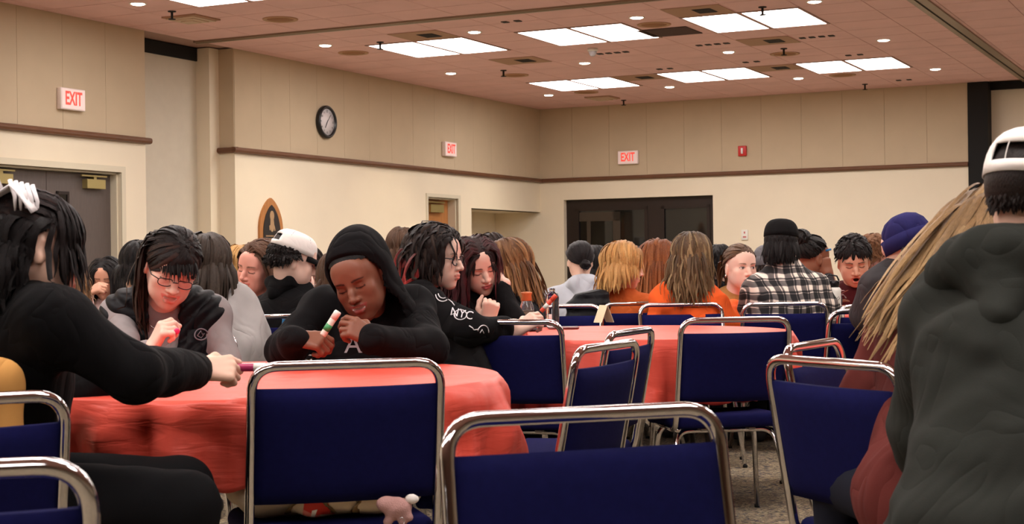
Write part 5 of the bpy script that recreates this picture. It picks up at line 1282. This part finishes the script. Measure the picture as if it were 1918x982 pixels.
def quilt(f):
    x, y, z = f.grid(); f.f += (.0095 * np.abs(np.sin((z + .12 * np.sin(x * 9)) * math.pi / .058)) - .006).astype(np.float32) * -1.0
    f.cone(NB + [.02, -.05, .06], NB + [.03, -.16, -.42], .066, .012, .01, 's'); f.cone(NB + [0, 0, -.1], NB + [0, 0, .2], .07, .066, .008, 's')
Ss = [p.arm[k]['S'] for k in 'lr']; trim = lambda q, o: o + (q - o) * .80 if any(np.allclose(q, z_) for z_ in Ss) else q
pv = [(trim(x[0], x[1]), trim(x[1], x[0]), min(x[2], .085), min(x[3], .095)) for x in p.prims]; cl = [(NB + p.l * math.cos(a) * .075 - p.fo * math.sin(a) * .07 + up3 * .02, NB + p.l * math.cos(a + .45) * .075 - p.fo * math.sin(a + .45) * .07 + up3 * .02, .024, .024) for a in np.arange(-.5, 3.4, .45)]
sv = p.prims; p.prims = pv + cl; vest = garment(p, 'vest', puffer, .030, 1, .0065, 5, .002, 0, 0, arm=False, post=quilt); p.prims = sv
decal('patch', vest, [P(345, 643, 5), P(369, 643, 5), P(369, 619, 5), P(345, 619, 5)], 4, (0, 1, 0), puffer, vest, .001)
ringp = wrap(vest, [P(357 + 11 * math.cos(a), 631 + 11 * math.sin(a), 4.9) for a in np.linspace(0, 6.28, 22)], (0, 1, 0), .002); ringp = [r for r in ringp if r is not None]
gm = mat('patch_grey', lin((128, 126, 134)), .6)
if len(ringp) > 15:
    obj('patch_ring', *tube(ringp, .0024, 6, True), gm, vest); rr = wrap(vest, [P(357 + x, 631 + y, 4.9) for x, y in ((-6, 2), (0, -7), (2, 0), (6, -2), (0, 7), (-6, 2))], (0, 1, 0), .002)
    if all(r is not None for r in rr): obj('patch_emblem', *tube(rr, .0018, 6), gm, vest)
nk = [NB + p.l * (.062 * math.sin(a)) + p.fo * (.05 + .045 * math.cos(a)) + up3 * (.018 - .055 * math.cos(a) ** 2 * (math.cos(a) > 0)) for a in np.linspace(-1.5, 1.5, 15)]
obj('necklace', *tube(nk, .0013, 5), mat('silver', (.8, .78, .75), .2, metal=1), p.t)
q = place(p, 'r', (.083, .012, -.034)); marker(q, (.55, -.78, -.25), .075, .0095, ltpink, pink_m, 'pink marker raised by the woman with glasses', white_m)
w_, R_, h_ = p.hand['r']; tag(obj('hair_tie', *tube([w_ + R_ @ np.array([-.008, .030 * math.cos(a), .026 * math.sin(a)]) for a in np.linspace(0, 6.28, 20, endpoint=False)], .004, 6, True), black_m), 'black hair tie round the wrist of the woman with glasses', 'hair tie')
# -- the girl in the hood
hc = P(674, 523, 4.95); NB = P(690, 590, 5.10)
p = person('smiling girl with a black hood up over her head, twisting a green glue stick', 0, 0, 5, (-14, 19, -17), 0, 6, 1.05, lin((128, 82, 63)),
    dict(name='hoodie', mat=blackh, collar=.03, wr=.005, off=.016, slv=1.15, cuff=-.004, post=lambda f: f.cone(NB + [-.005, -.10, .05], NB + [-.01, -.16, -.06], .045, .02, .012, 's'), head=dict(smile=.9, mouth=.34, eyes='down', brow_c=lin((30, 20, 18)), lipc=lin((150, 74, 68)), lash=1.2)),
    [BACK(lin((20, 17, 17)), n=405, w=.006, vol=.003, gather=(0, .10, .06))],
    dict(r=dict(sh=P(606, 584, 5.12), el=P(536, 655, 4.95), wr=P(553, 634, 4.72), D=(.97, -.15, -.1), U=(-.1, -.62, .78), curl=(.7, .85, .95, 1.05), thumb=.7, res=.003, fore=-.004),
         l=dict(sh=P(768, 580, 5.12), el=P(800, 652, 4.90), wr=P(702, 637, 4.72), D=(-.82, -.15, .5), U=(.30, -.80, .52), curl=(.6, .75, .9, 1.0), thumb=.7, res=.003, fore=-.004)), .0029, .009, hd=hc, nb=NB, seed=4, g=.95, w=1.02)
P3 = p
def hood_up(p, m):
    f = Field([-.16, -.15, -.2], [.16, .2, .19], .0045)
    f.ell((0, .030, .035), (.100, .120, .112)).cone((0, .03, .0), (0, .045, -.15), .098, .11, .03).ell((.0, .085, .085), (.06, .07, .06), .05)
    x, y, z = f.grid(); inner = Field([-.16, -.15, -.2], [.16, .2, .19], .0045); inner.ell((0, .022, .03), (.086, .106, .100)).cone((0, .02, -.01), (0, .03, -.18), .084, .09, .03)
    f.f = np.maximum(f.f, -inner.f)
    cutter = (y - (-.052 + .20 * np.clip(-z - .02, 0, 1) - .22 * np.clip(z - .06, 0, 1) + 1.1 * np.abs(x) ** 2 * 4) ); f.f = np.maximum(f.f, (-cutter).astype(np.float32) * .9)
    f.waves(.003, 42, 9, 5); V, F = f.surf()
    h = obj('hood', p.hc + (V * p.s) @ p.M.T, F, m, p.t); return h
hood_up(p, blackh)
ed = [p.hc + p.M @ np.array([.0, .013, .0]) * p.s]
tm = mat('print_white', lin((226, 222, 226)), .6)
for ch_, px in (('A', 643), ('L', 668)):
    tx = text('lettering', ch_, tm, P(px, 656, 4.7), (1, .0, -.02), (.12, 0, 1), .082, None, .001)
    vs = [v.co[:] for v in tx.data.vertices]; w = wrap(p.cl, vs, (0, 1, 0), .003); keep = all(x is not None for x in w)
    if keep:
        for v, x in zip(tx.data.vertices, w): v.co = Vector(x)
    Mi = np.linalg.inv(W_of(p.cl))
    for v in tx.data.vertices: v.co = Vector(Mi[:3, :3] @ np.array(v.co[:]) + Mi[:3, 3])
    tx.parent = p.cl
g0, g1 = P(632, 586, 4.66), P(606, 626, 4.66); marker((g0 + g1) / 2, g0 - g1, .088, .0105, mat('glue_white', lin((216, 226, 214)), .35), white_m, 'green and white glue stick twisted by the hooded girl', green_m, 'glue stick', 'glue_stick')
# -- curly hair with red tips
p = person('person with curly red tipped hair and glasses in a printed black hoodie', 817, 484, 6.35, (70, 4, 0), 120, 10, 1.06, 'fair',
    dict(name='hoodie', mat=blackh, off=.016, slv=1.2, wr=.005, cuff=.07, head=dict(eyes='open', brow_c=DKB, gaze=0)),
    [LONG(lin((32, 26, 25)), lin((40, 28, 26)), n=445, len=.24, curl=.010, freq=11, cstart=.05, w=.0085, vol=.022, back=1.1, side=.6, hl=(lin((84, 66, 56)), .16), sweep=.6),
     LONG(lin((34, 26, 25)), lin((226, 70, 66)), n=202, len=.30, curl=.018, freq=10, w=.009, vol=.03, back=.8, seed=4, name='red_tips', mask=lambda l, D: (D[:, 1] > -.1) & (D[:, 2] < .05))],
    dict(r=dict(sh=P(786, 566, 6.22), el=P(876, 616, 6.05), wr=P(968, 618, 6.2), D=(.86, .05, .5), U=(-.35, -.75, .55), curl=(.6, .75, .85, .95), thumb=.7, fore=.10),
         l=dict(wr=P(930, 606, 6.75))), .0034, .012, nb=P(772, 548, 6.42), seed=6, w=1.05, g=1.08)
P4 = p
glasses(p, mat('dark_acetate', lin((40, 36, 40)), .3), .021, .019, rim=.0024); hood_down(p, blackh, .042, .08, seed=2)
ext = []
def sleeve_line(pts, r=.0022):
    w = [x for x in wrap(p.cl, [P(*q, 6.0) for q in pts], (0, 1, 0), .002) if x is not None]
    return tube(w, r, 5) if len(w) > 2 else None
pr_ = [sleeve_line(x) for x in ([(827 + 14 * math.cos(a), 551 + 15 * math.sin(a)) for a in np.linspace(-.3, 3.0, 12)], [(828 + 10 * math.cos(a), 550 + 10 * math.sin(a)) for a in np.linspace(-.3, 3.0, 10)], [(838, 562), (845, 567), (850, 573)], [(862 + 12 * math.cos(a), 590 + 9 * math.sin(a)) for a in np.linspace(0, 6.28, 18)], [(879, 610), (885, 614), (888, 618), (896, 617)], [(905 + 10 * math.cos(a), 622 + 12 * math.sin(a)) for a in np.linspace(-3.0, .2, 12)], [(899, 624), (903, 618), (906, 625)], [(846, 590), (850, 588), (853, 596)])]
pr_ = [x for x in pr_ if x]
if pr_: obj('sleeve_print', *join(pr_), tm, p.cl)
tx = text('lettering', 'NYC', tm, P(863, 590, 5.9), (.85, .1, -.18), (.2, 0, 1), .045, None, .0006)
w = wrap(p.cl, [v.co[:] for v in tx.data.vertices], (0, 1, 0), .002); Mi = np.linalg.inv(W_of(p.cl))
for v, x in zip(tx.data.vertices, w):
    x = np.array(v.co[:]) if x is None else x; v.co = Vector(Mi[:3, :3] @ x + Mi[:3, 3])
tx.parent = p.cl
m0, m1 = P(1016, 581, 6.12), P(1039, 556, 6.12); marker((m0 + m1) / 2, m1 - m0, .09, .009, orange_m, orange_m, 'orange marker held up by the curly haired person with glasses', white_m)
# -- girl leaning on her hand
p = person('girl with dark red tinted hair leaning her cheek on her hand', 893, 497, 6.95, (26, 20, -15), 55, 10, 1.06, 'fair',
    dict(name='cardigan', mat=black_k, off=.012, slv=1.15, collar=0, wr=.005, head=dict(eyes='down', brow_c=DKB, lash=1.2, lipc=lin((196, 104, 104)))),
    [LONG(lin((50, 32, 30)), lin((74, 26, 34)), n=445, part=.005, len=.42, w=.0075, back=.5, side=.9, vol=.010, sweep=.5, curl=.006, hl=(lin((108, 40, 46)), .2)),
     LONG(lin((36, 24, 24)), n=675, part=.0, len=.12, w=.006, vol=.007, name='fringe', seed=3, back=-.1, side=1.1, mask=lambda l, D: (D[:, 1] < -.5) & (D[:, 2] > .3), sweep=0)],
    dict(l=dict(el=P(962, 606, 6.86), wr=P(938, 530, 6.94), D=(-.62, .2, .35), U=(.3, -.7, -.6), curl=(1.3, 1.4, 1.5, 1.5), thumb=.3, fore=.02), r=dict(wr=P(914, 604, 6.78), D=(.2, -.2, 1), U=(0, -1, 0), curl=(1.2, 1.4, 1.4, 1.4), el=P(880, 640, 6.8))), .0034, .012, seed=8, nb=P(892, 556, 7.05))
obj('shirt_front', *join([lump(p.nb + p.fo * .085 - p.U * .10, (.07, .05, .12), 3, .05, R=np.array([p.l, p.fo, p.U]).T)]), pinkd, p.t)
# -- long brown hair, white sleeves and dark vest, seen from the side
p = person('person with long brown hair in a dark vest over white sleeves behind the drink bottles', 948, 492, 8.2, (-112, 8, 0), -140, 18, 1.04, 'fair', dict(name='shirt', mat=whitek, slv=1.15),
    [LONG(lin((70, 48, 36)), lin((150, 104, 62)), n=432, len=.30, w=.009, back=.9, side=.3, vol=.007, gdir=(.16, -.1, -1), hl=(lin((186, 140, 92)), .2), curl=.008, freq=7)], {}, **MIDR, seed=9)
garment(p, 'vest', puffer, .028, 1, .013, 3, .004, .02, 0, arm=False)
# -- pale grey hoodie with a low bun
p = person('person in a pale grey hoodie seen from behind with dark hair in a low bun', 1086, 489, 10.0, (192, 5, 0), 186, 8, 1.06, 'light', dict(name='hoodie', mat=greyb, slv=1.2, off=.018), [BACK(lin((32, 27, 28)), gather=(0, .10, -.03))], {}, show_face=False, **FAR, seed=10, w=1.1, g=1.05, neck_dn=.175)
V, F, Cc = bun_locks(p.hc + p.M @ np.array([0, .125, -.035]) * p.s, .032, 2, lin((30, 25, 26))); obj('hair_bun', V, F, hair_m, p.t, True, Cc)
hood_down(p, greyb, .05, .15, res=.012)
p = person('person with straight black hair half hidden beside the low bun', 1113, 494, 10.9, (150, 5, 0), None, 8, 1.06, 'light', dict(name='jacket', mat=blackh), [LONG(BLK, n=216, len=.3, w=.014)], {}, show_face=False, **FAR, seed=11)
# -- blonde bob in rust ribs
p = person('person with a chin length blonde bob in a rust ribbed sweater', 1168, 497, 8.9, (98, 10, 0), 150, 8, 1.10, 'fair', dict(name='sweater', mat=rust, slv=1.1, collar=.02),
    [LONG(lin((164, 112, 62)), lin((220, 170, 104)), n=513, len=.19, w=.0085, vol=.014, back=.25, hl=(lin((222, 176, 116)), .3), lvar=.05, curl=.006, freq=6, sweep=.35)], {}, **MIDR, seed=12, nb=P(1163, 556, 8.95))
p = person('person with long auburn hair in a light blue top beside the blonde bob', 1236, 490, 9.6, (108, 6, 0), 120, 10, 1.08, 'fair', dict(name='shirt', mat=bluel, slv=1.1, head=dict(eyes='open')),
    [LONG(lin((110, 62, 36)), lin((168, 100, 56)), n=378, len=.33, w=.009, vol=.016, back=.3, hl=(lin((184, 116, 70)), .25))], {}, **MIDR, seed=13)
# -- orange hoodie
p = person('person with long wavy highlighted hair in a bright orange hoodie seen from behind', 1298, 478, 8.45, (132, 5, 0), 168, 12, 1.05, 'fair', dict(name='hoodie', mat=orange_k, slv=1.25, off=.022, wr=.006),
    [LONG(lin((66, 50, 38)), lin((140, 110, 76)), n=540, len=.31, w=.0075, vol=.008, curl=.012, freq=9, cstart=.25, back=.4, hl=(lin((206, 176, 128)), .22))],
    dict(r=dict(sh=P(1332, 572, 8.45), el=P(1362, 606, 8.5), wr=P(1376, 574, 8.78), D=(.3, .9, .2)), l=dict(sh=P(1248, 560, 8.45), el=P(1235, 610, 8.4))), **MIDR, seed=14, w=1.0, g=1.12, nb=P(1299, 545, 8.5))
glasses(p, mat('thin_frame', (.05, .03, .03), .3), lens=False); hood_down(p, orange_k, .045, .09, res=.011, seed=4)
# -- tan sweater woman
p = person('woman with hair pulled back in a tan knit sweater looking across her table', 1386, 501, 9.55, (20, 2, 0), 6, 6, 1.18, 'fair', dict(name='sweater', mat=tan_k, slv=1.2, collar=.03, off=.016, head=dict(eyes='open', brow_c=BRN, gaze=.003, lipc=lin((190, 104, 98)))),
    [BACK(lin((94, 68, 50)), n=405, vol=.007, hl=(lin((150, 116, 86)), .3), gather=(-.01, .10, -.01))], dict(r=dict(wr=P(1362, 572, 9.25), D=(.6, -.8, 0))), .0036, .012, seed=15, nb=P(1374, 562, 9.65), w=1.1, g=1.05)
V, F, Cc, _u = hair_mesh(p.M, p.hc, p.s, LONG(lin((104, 76, 54)), n=81, len=.16, mask=lambda l, D: D[:, 1] > .75, vol=.03, w=.009), p.coll, 4); obj('ponytail', V, F, hair_m, p.t, True, Cc)
obj('earring', *lump(p.hc + p.M @ np.array([-.083, .004, -.045]) * p.s, (.005, .005, .009), 1, .02, 10), mat('silver'), p.t)
# -- plaid shirt
p = person('person in a black and white plaid flannel shirt and black cap seen from behind', 1464, 460, 8.58, (158, 6, 0), 176, 8, 1.12, 'light', dict(name='flannel_shirt', mat=plaid, slv=1.22, off=.024, wr=.006, collar=.024),
    [LONG(lin((26, 22, 22)), n=945, len=.11, w=.008, vol=.006, back=.1, side=.2, down=1, lvar=.05, shell=1, mask=lambda l, D: D[:, 2] < .12)],
    dict(l=dict(sh=P(1420, 546, 8.56), el=P(1396, 610, 8.56), wr=P(1410, 592, 8.85)), r=dict(sh=P(1526, 544, 8.56), el=P(1558, 592, 8.56), wr=P(1535, 590, 8.9))), .006, .012, seed=16, w=1.25, g=1.15, nb=P(1468, 510, 8.58), female=False)
cap(p, capb, up=.014, hole=False)
# -- curly dark hair with pen
p = person('person with dark curly hair tied up, holding a white pen beside the plaid shirt', 1521, 484, 9.2, (122, 8, 0), 130, 10, 1.08, 'brown', dict(name='sweater', mat=charcoal), [BACK(lin((26, 22, 21)), n=324, curl=.008, w=.0085, vol=.012, gather=(0, .09, .08))],
    dict(r=dict(el=P(1556, 560, 9.1), wr=P(1551, 512, 9.15), D=(-.25, 0, 1), U=(.3, -1, 0), curl=(.7, .9, 1, 1.1))), **MIDR, seed=17)
V, F, Cc = bun_locks(p.hc + p.M @ np.array([0, .09, .10]) * p.s, .05, 5, lin((26, 22, 21)), 110, .008); obj('hair_bun', V, F, hair_m, p.t, True, Cc)
q = place(p, 'r', (.10, .01, -.03)); marker(q + [.01, -.01, .03], (.9, -.1, .25), .12, .006, white_m, blue_m, 'white pen held by the person with dark curly hair', cat='pen', name='pen')
# -- maroon hoodie
hc = P(1599, 487, 9.0)
p = person('man with short dark hair and open mouth in a maroon lettered hoodie', 1599, 489, 9.45, (-6, 20, -3), 0, 8, 1.22, lin((220, 166, 140)), dict(name='hoodie', mat=maroon, off=.02, slv=1.2, collar=.03, head=dict(eyes='down', mouth=.8, brow_c=lin((34, 24, 22)), lash=1.2)),
    [LONG(lin((28, 22, 22)), n=567, len=.065, w=.008, vol=.016, back=.6, side=.2, sweep=-.6, reach=.3, lvar=.3, jit=.25, mask=lambda l, D: D[:, 2] > .05, shell=1), LONG(lin((34, 27, 25)), n=351, len=.018, w=.006, vol=.002, seed=2, name='short_sides', mask=lambda l, D: D[:, 2] < .2)],
    dict(r=dict(wr=P(1578, 582, 9.1), D=(.8, -.5, .1), U=(-.2, -.5, .8)), l=dict(wr=P(1612, 590, 9.1), D=(-.7, -.5, .1))), .0036, .012, seed=18, nb=P(1601, 552, 9.53), w=1.15, g=1.1, female=False)
hood_down(p, maroon, .042, .08, res=.011, seed=6)
tx = text('lettering', 'CLA', mat('print_grey', lin((190, 170, 166)), .6), P(1591, 554, 9.0), (1, 0, 0), (0, 0, 1), .085, None, .001)
w = wrap(p.cl, [v.co[:] for v in tx.data.vertices], (0, 1, 0), .003); Mi = np.linalg.inv(W_of(p.cl))
for v, x in zip(tx.data.vertices, w):
    x = np.array(v.co[:]) if x is None else x; v.co = Vector(Mi[:3, :3] @ x + Mi[:3, 3])
tx.parent = p.cl
q = place(p, 'r', (.1, .01, -.02)); marker(q, (-.9, -.3, .1), .12, .005, ltpink, white_m, 'thin pink pen in the hand of the man in maroon', cat='pen', name='pen')
p = person('person with short wavy auburn hair and glasses far behind the man in maroon', 1640, 476, 10.6, (72, 8, 0), 70, 8, 1.1, lin((226, 160, 140)), dict(name='shirt', mat=bluel), [LONG(lin((120, 82, 56)), n=270, len=.16, curl=.012, w=.009, vol=.014)], {}, **FAR, seed=19); glasses(p, mat('thin_frame'), lens=False)
p = person('person in a navy knit beanie and dark grey jacket behind the blonde hair', 1702, 468, 6.6, (-128, 22, 0), -150, 14, 1.12, 'light', dict(name='jacket', mat=charcoal, slv=1.25, off=.02), [LONG(DKB, n=135, len=.1, shell=1, mask=lambda l, D: D[:, 2] < .1)],
    dict(r=dict(sh=P(1650, 540, 6.6), el=P(1622, 590, 6.7), wr=P(1650, 606, 6.95)), l=dict(sh=P(1745, 560, 6.5), el=P(1745, 650, 6.6), wr=P(1700, 640, 6.9))), hands=False, **MIDR, seed=20, nb=P(1690, 520, 6.62), w=1.1); beanie(p, navyk)
# -- blonde long hair, maroon sweater, leaning
p = person('person with very long blonde hair in a maroon sweater, seen from behind', 1886, 462, 3.5, (196, 28, -20), 188, 24, 1.05, 'fair', dict(name='sweater', mat=maroon2, slv=1.3, off=.016, wr=.005),
    [LONG(lin((112, 86, 58)), lin((178, 142, 98)), n=1215, len=.43, w=.010, vol=.030, gdir=(-.62, -.05, -1.0), back=.5, side=.5, hl=(lin((200, 166, 118)), .2), jit=.06, curl=.010, freq=6, cstart=.3, seg=22, reach=.10)],
    dict(l=dict(sh=P(1700, 600, 3.55), el=P(1640, 745, 3.5), wr=P(1730, 770, 3.75)), r=dict(sh=P(1880, 590, 3.5))), .007, .013, seed=21, nb=P(1820, 555, 3.52), w=1.1, g=1.1, show_face=False, pelvis=P(1800, 860, 3.2) * [1, 1, 0] + [0, 0, .56])
# -- grey green hoodie man
p = person('man in a grey green hoodie and white cap seen from behind', 1950, 388, 2.8, (128, 10, 0), 146, 22, 1.08, 'light', dict(name='hoodie', mat=olive, slv=1.35, off=.03, wr=.007, collar=.03, res_leg=.014),
    [LONG(lin((40, 30, 27)), n=1485, len=.022, w=.0035, vol=.0015, back=.3, side=.2, down=1.2, jit=.1)], {}, .006, .012, seed=22, nb=P(1928, 540, 2.82), w=.86, g=.98, female=False, show_face=False, pelvis=P(1880, 900, 2.58) * [1, 1, 0] + [0, 0, .56])
cap(p, capw, up=.012); hood_down(p, olive, .050, .14, .145, .009, seed=8, dz=-.025)
PH = p
# -- the left-hand tables behind
p = person('woman with long black hair in a pale pink top, hand at her mouth', 197, 521, 9.7, (4, 16, 0), 4, 6, 1.04, lin((206, 152, 126)), dict(name='shirt', mat=pinkt, head=dict(eyes='down', lash=1.2, brow_c=BLK)), [LONG(BLK, n=351, len=.34, part=-.01, w=.0085, sweep=.1, back=.1)],
    dict(r=dict(el=P(160, 575, 9.5), wr=P(166, 548, 9.35), D=(.8, -.2, .35), U=(-.2, -.8, .6), curl=(.9, 1, 1.1, 1.2), tint=1.05)), **MIDR, seed=23)
tx = text('lettering', 'm', phone_m, p.nb + p.fo * .16 - p.U * .16 - p.l * .03, p.l, up3, .05, p.cl, .001)
p = person('person with curly light brown hair and grey jacket behind the woman in black', 128, 530, 9.0, (165, 6, 0), None, 8, 1.06, 'fair', dict(name='jacket', mat=grey_j), [LONG(lin((110, 78, 54)), lin((160, 118, 80)), n=270, len=.28, curl=.018, freq=16, w=.008, vol=.02)], {}, show_face=False, **FAR, seed=24)
p = person('person with long straight dark hair in a pale grey sweatshirt seen from behind', 382, 498, 6.2, (205, 8, 0), 215, 14, 1.06, 'fair', dict(name='sweatshirt', mat=greyl, slv=1.25, off=.02, wr=.006), [LONG(lin((62, 52, 45)), lin((74, 60, 50)), n=486, len=.36, w=.009, vol=.006, side=.6, back=.6, gdir=(-.14, 0, -1), hl=(lin((110, 96, 84)), .2))],
    dict(r=dict(sh=P(448, 580, 6.2), el=P(466, 655, 6.1), wr=P(440, 662, 6.3))), show_face=False, **MIDR, seed=25, nb=P(402, 552, 6.2), g=1.1)
p = person('laughing woman with brown hair in a dark grey hooded top turned to the left tables', 483, 505, 8.0, (-30, 4, 10), -30, 10, 1.16, lin((232, 164, 146)), dict(name='hoodie', mat=charcoal, collar=.03, head=dict(smile=1., mouth=.4, eyes='down', brow_c=BRN)), [LONG(lin((92, 64, 48)), n=432, len=.40, part=-.02, w=.0075, vol=.014, back=.9, side=.6, gdir=(.35, 0, -1), sweep=.6, hl=(lin((128, 94, 72)), .2))], {}, .0036, .013, seed=26)
p = person('man in a white cap with black brim and black hoodie, back turned', 549, 488, 7.5, (112, 16, 0), 150, 14, 1.13, 'fair', dict(name='hoodie', mat=blackh, off=.02, slv=1.25, wr=.006), [LONG(lin((28, 22, 21)), n=945, len=.055, w=.007, vol=.012, jit=.25, back=.3, curl=.006, shell=1, mask=lambda l, D: D[:, 2] < .12)], dict(r=dict(sh=P(582, 590, 7.4)), l=dict(sh=P(492, 592, 7.65))), **MIDR, seed=27, nb=P(546, 546, 7.55), female=False, g=1.15, w=1.2)
cap(p, capw, brim_m=capb, up=.008, tilt=.12); hood_down(p, blackh, .032, .07, res=.011, seed=9)
p = person('person in a pale pink sleeve covering the face with one hand behind the white cap', 569, 503, 8.2, (-62, 15, 0), -40, 6, 1.0, 'fair', dict(name='shirt', mat=pinkt), [LONG(DKB, n=202, len=.1)], dict(l=dict(el=P(590, 592, 8.1), wr=P(580, 531, 8.05), D=(-.15, 0, 1), U=(1, -.3, 0), curl=(.3, .3, .35, .4), scale=1.05)), **MIDR, seed=28)
w_, R_, h_ = p.hand['l']; tag(obj('bracelet', *tube([w_ + R_ @ np.array([-.015, .030 * math.cos(a), .027 * math.sin(a)]) for a in np.linspace(0, 6.28, 16, endpoint=False)], .005, 6, True), mat('silver')), 'pale beaded bracelet on the wrist covering a face behind the white cap', 'bracelet')
for lab, x, y, d, a, hair_, m_, sd in [
    ('person with blonde hair and a black hooded jacket behind the laughing woman', 448, 502, 8.6, 205, [LONG(BLD, n=175, len=.25)], blackh, 30),
    ('person with brown hair in a pale grey sweater mostly hidden by the black hood', 640, 524, 6.6, 200, [LONG(BRN, n=216, len=.3)], greyl, 31),
    ('person with short dark hair and a dark jacket right behind the woman with glasses', 262, 503, 7.1, 180, [LONG(BLK, n=202, len=.09)], charcoal, 32),
    ('person of whom only dark brown hair shows above the girl leaning on her hand', 921, 478, 8.9, 170, [LONG(DKB, n=162, len=.12)], blackh, 33),
    ('far person with wavy brown hair right of the black haired one', 1130, 504, 11.8, 190, [LONG(BRN, n=162, len=.2, curl=.012)], charcoal, 34),
    ('far dark haired person between the blonde bob and the auburn hair', 1205, 494, 11.2, 180, [LONG(BLK, n=162, len=.12)], blackh, 35),
    ('person with black hair and black top between the orange hoodie and the tan sweater', 1347, 492, 10.8, 150, [LONG(BLK, n=189, len=.14, curl=.01)], blackh, 36),
    ('person with grizzled brown hair barely showing left of the curly red tipped hair', 753, 470, 8.4, 190, [LONG(BRN, n=162, len=.12)], charcoal, 37)]:
    p = person(lab, x, y, d, (a, 6, 0), None, 8, 1.04, 'light', dict(name='jacket', mat=m_, slv=1.1), hair_, {}, show_face=False, **FAR, seed=sd)
    if sd in (30, 36): hood_down(p, blackh, .04, .08, res=.014)
p = person('far person in a grey knit hat between the tan sweater and the plaid shirt', 1434, 500, 10.4, (185, 6, 0), None, 8, 1.06, 'light', dict(name='jacket', mat=grey_j), [LONG(DKB, n=108, len=.08, shell=1, mask=lambda l, D: D[:, 2] < .1)], {}, show_face=False, **FAR, seed=38); beanie(p, cloth('grey_knit', (112, 110, 114)))
p = person('far person in a white cap just beyond the black cap', 1498, 470, 10.2, (95, 8, 0), None, 8, 1.06, 'light', dict(name='shirt', mat=whitek), [LONG(DKB, n=108, len=.06, shell=1, mask=lambda l, D: D[:, 2] < .1)], {}, **FAR, seed=39); cap(p, capw)

# ---------------------------------------------------------------- coats on chairs
def coat(name, label, cat, prims, m, res=.009, wr=.008, freq=30, seed=0, k=.04, quilted=0):
    pts = np.array([q for x in prims for q in x[:2]]); f = Field(pts.min(0) - .14, pts.max(0) + .14, res)
    for a, b, ra, rb_ in prims: f.cone(a, b, ra, rb_, k)
    f.waves(wr, freq, seed, 7, (1, 1, .25))
    if quilted: x, y, z = f.grid(); f.f += (.006 * np.sin(z * 6.28 / quilted)).astype(np.float32)
    V, F = f.surf(); o = obj(name, V, F, m); return tag(o, label, cat)
c0, R0 = chairs['curly']; K = lambda x, z, y=.285: c0 + R0 @ np.array([-x, y, z])
xs = np.linspace(-.37, -.17, 5)
coat('jacket', 'black jacket hung over the chair behind the hooded girl', 'jacket', [(K(x, .80 - .012 * (i == 0)), K(x + .004, .80), .030, .030) for i, x in enumerate(xs)] + [(K(x, .795, .30), K(x * 1.08 - .02 * (i % 2), .44 + .05 * (i % 3), .29), .020 + .010 * (i % 2), .030) for i, x in enumerate(xs)] + [(K(-.165, .79, .295), K(-.05, .60, .30), .022, .02), (K(-.12, .70, .3), K(-.07, .5, .29), .02, .03), (K(-.15, .74, .3), K(-.13, .5, .29), .02, .03)], cloth('black_nylon', (24, 23, 25), .6), seed=2, k=.05, wr=.006)
c0, R0 = chairs['grey']; K = lambda x, z, y=.285: c0 + R0 @ np.array([x, y, z])
q0 = P(1103, 560, 8.7)
coat('puffer_jacket', 'black puffer coat over the chair right of the pale grey hoodie', 'jacket', [(q0 + [-.05, 0, -.01], q0 + [.07, 0, .0], .05, .045), (q0 + [-.07, 0, -.05], q0 + [-.08, 0, -.42], .06, .07), (q0 + [.05, 0, -.03], q0 + [.07, 0, -.42], .06, .07), (q0 + [0, 0, -.1], q0 + [0, 0, -.45], .07, .07)], puffer, .011, .006, 40, 3, quilted=.07)
chairs['seat1'] = chair(0, 0, 112, 'navy chair under the woman in the black sweater', at=P1.pv + [-.04, 0, 0])
a0, b0 = P(-20, 715, 3.12), P(8, 720, 3.5)
coat('camel_coat', 'camel wool coat hanging on the chair back behind the woman in black', 'coat', [(a0, b0, .05, .05)] + [(a0 * (1 - u) + b0 * u, (a0 * (1 - u) + b0 * u) * np.array([1, 1, 0]) + np.array([.03 + .03 * u, 0, .36]), .05, .062) for u in (0, .33, .66, 1)], tanj, seed=4)

# chairs under the people whose seats the tables hide
for q in SEATLESS:
    chair(0, 0, q[1], q[2], at=q[0])
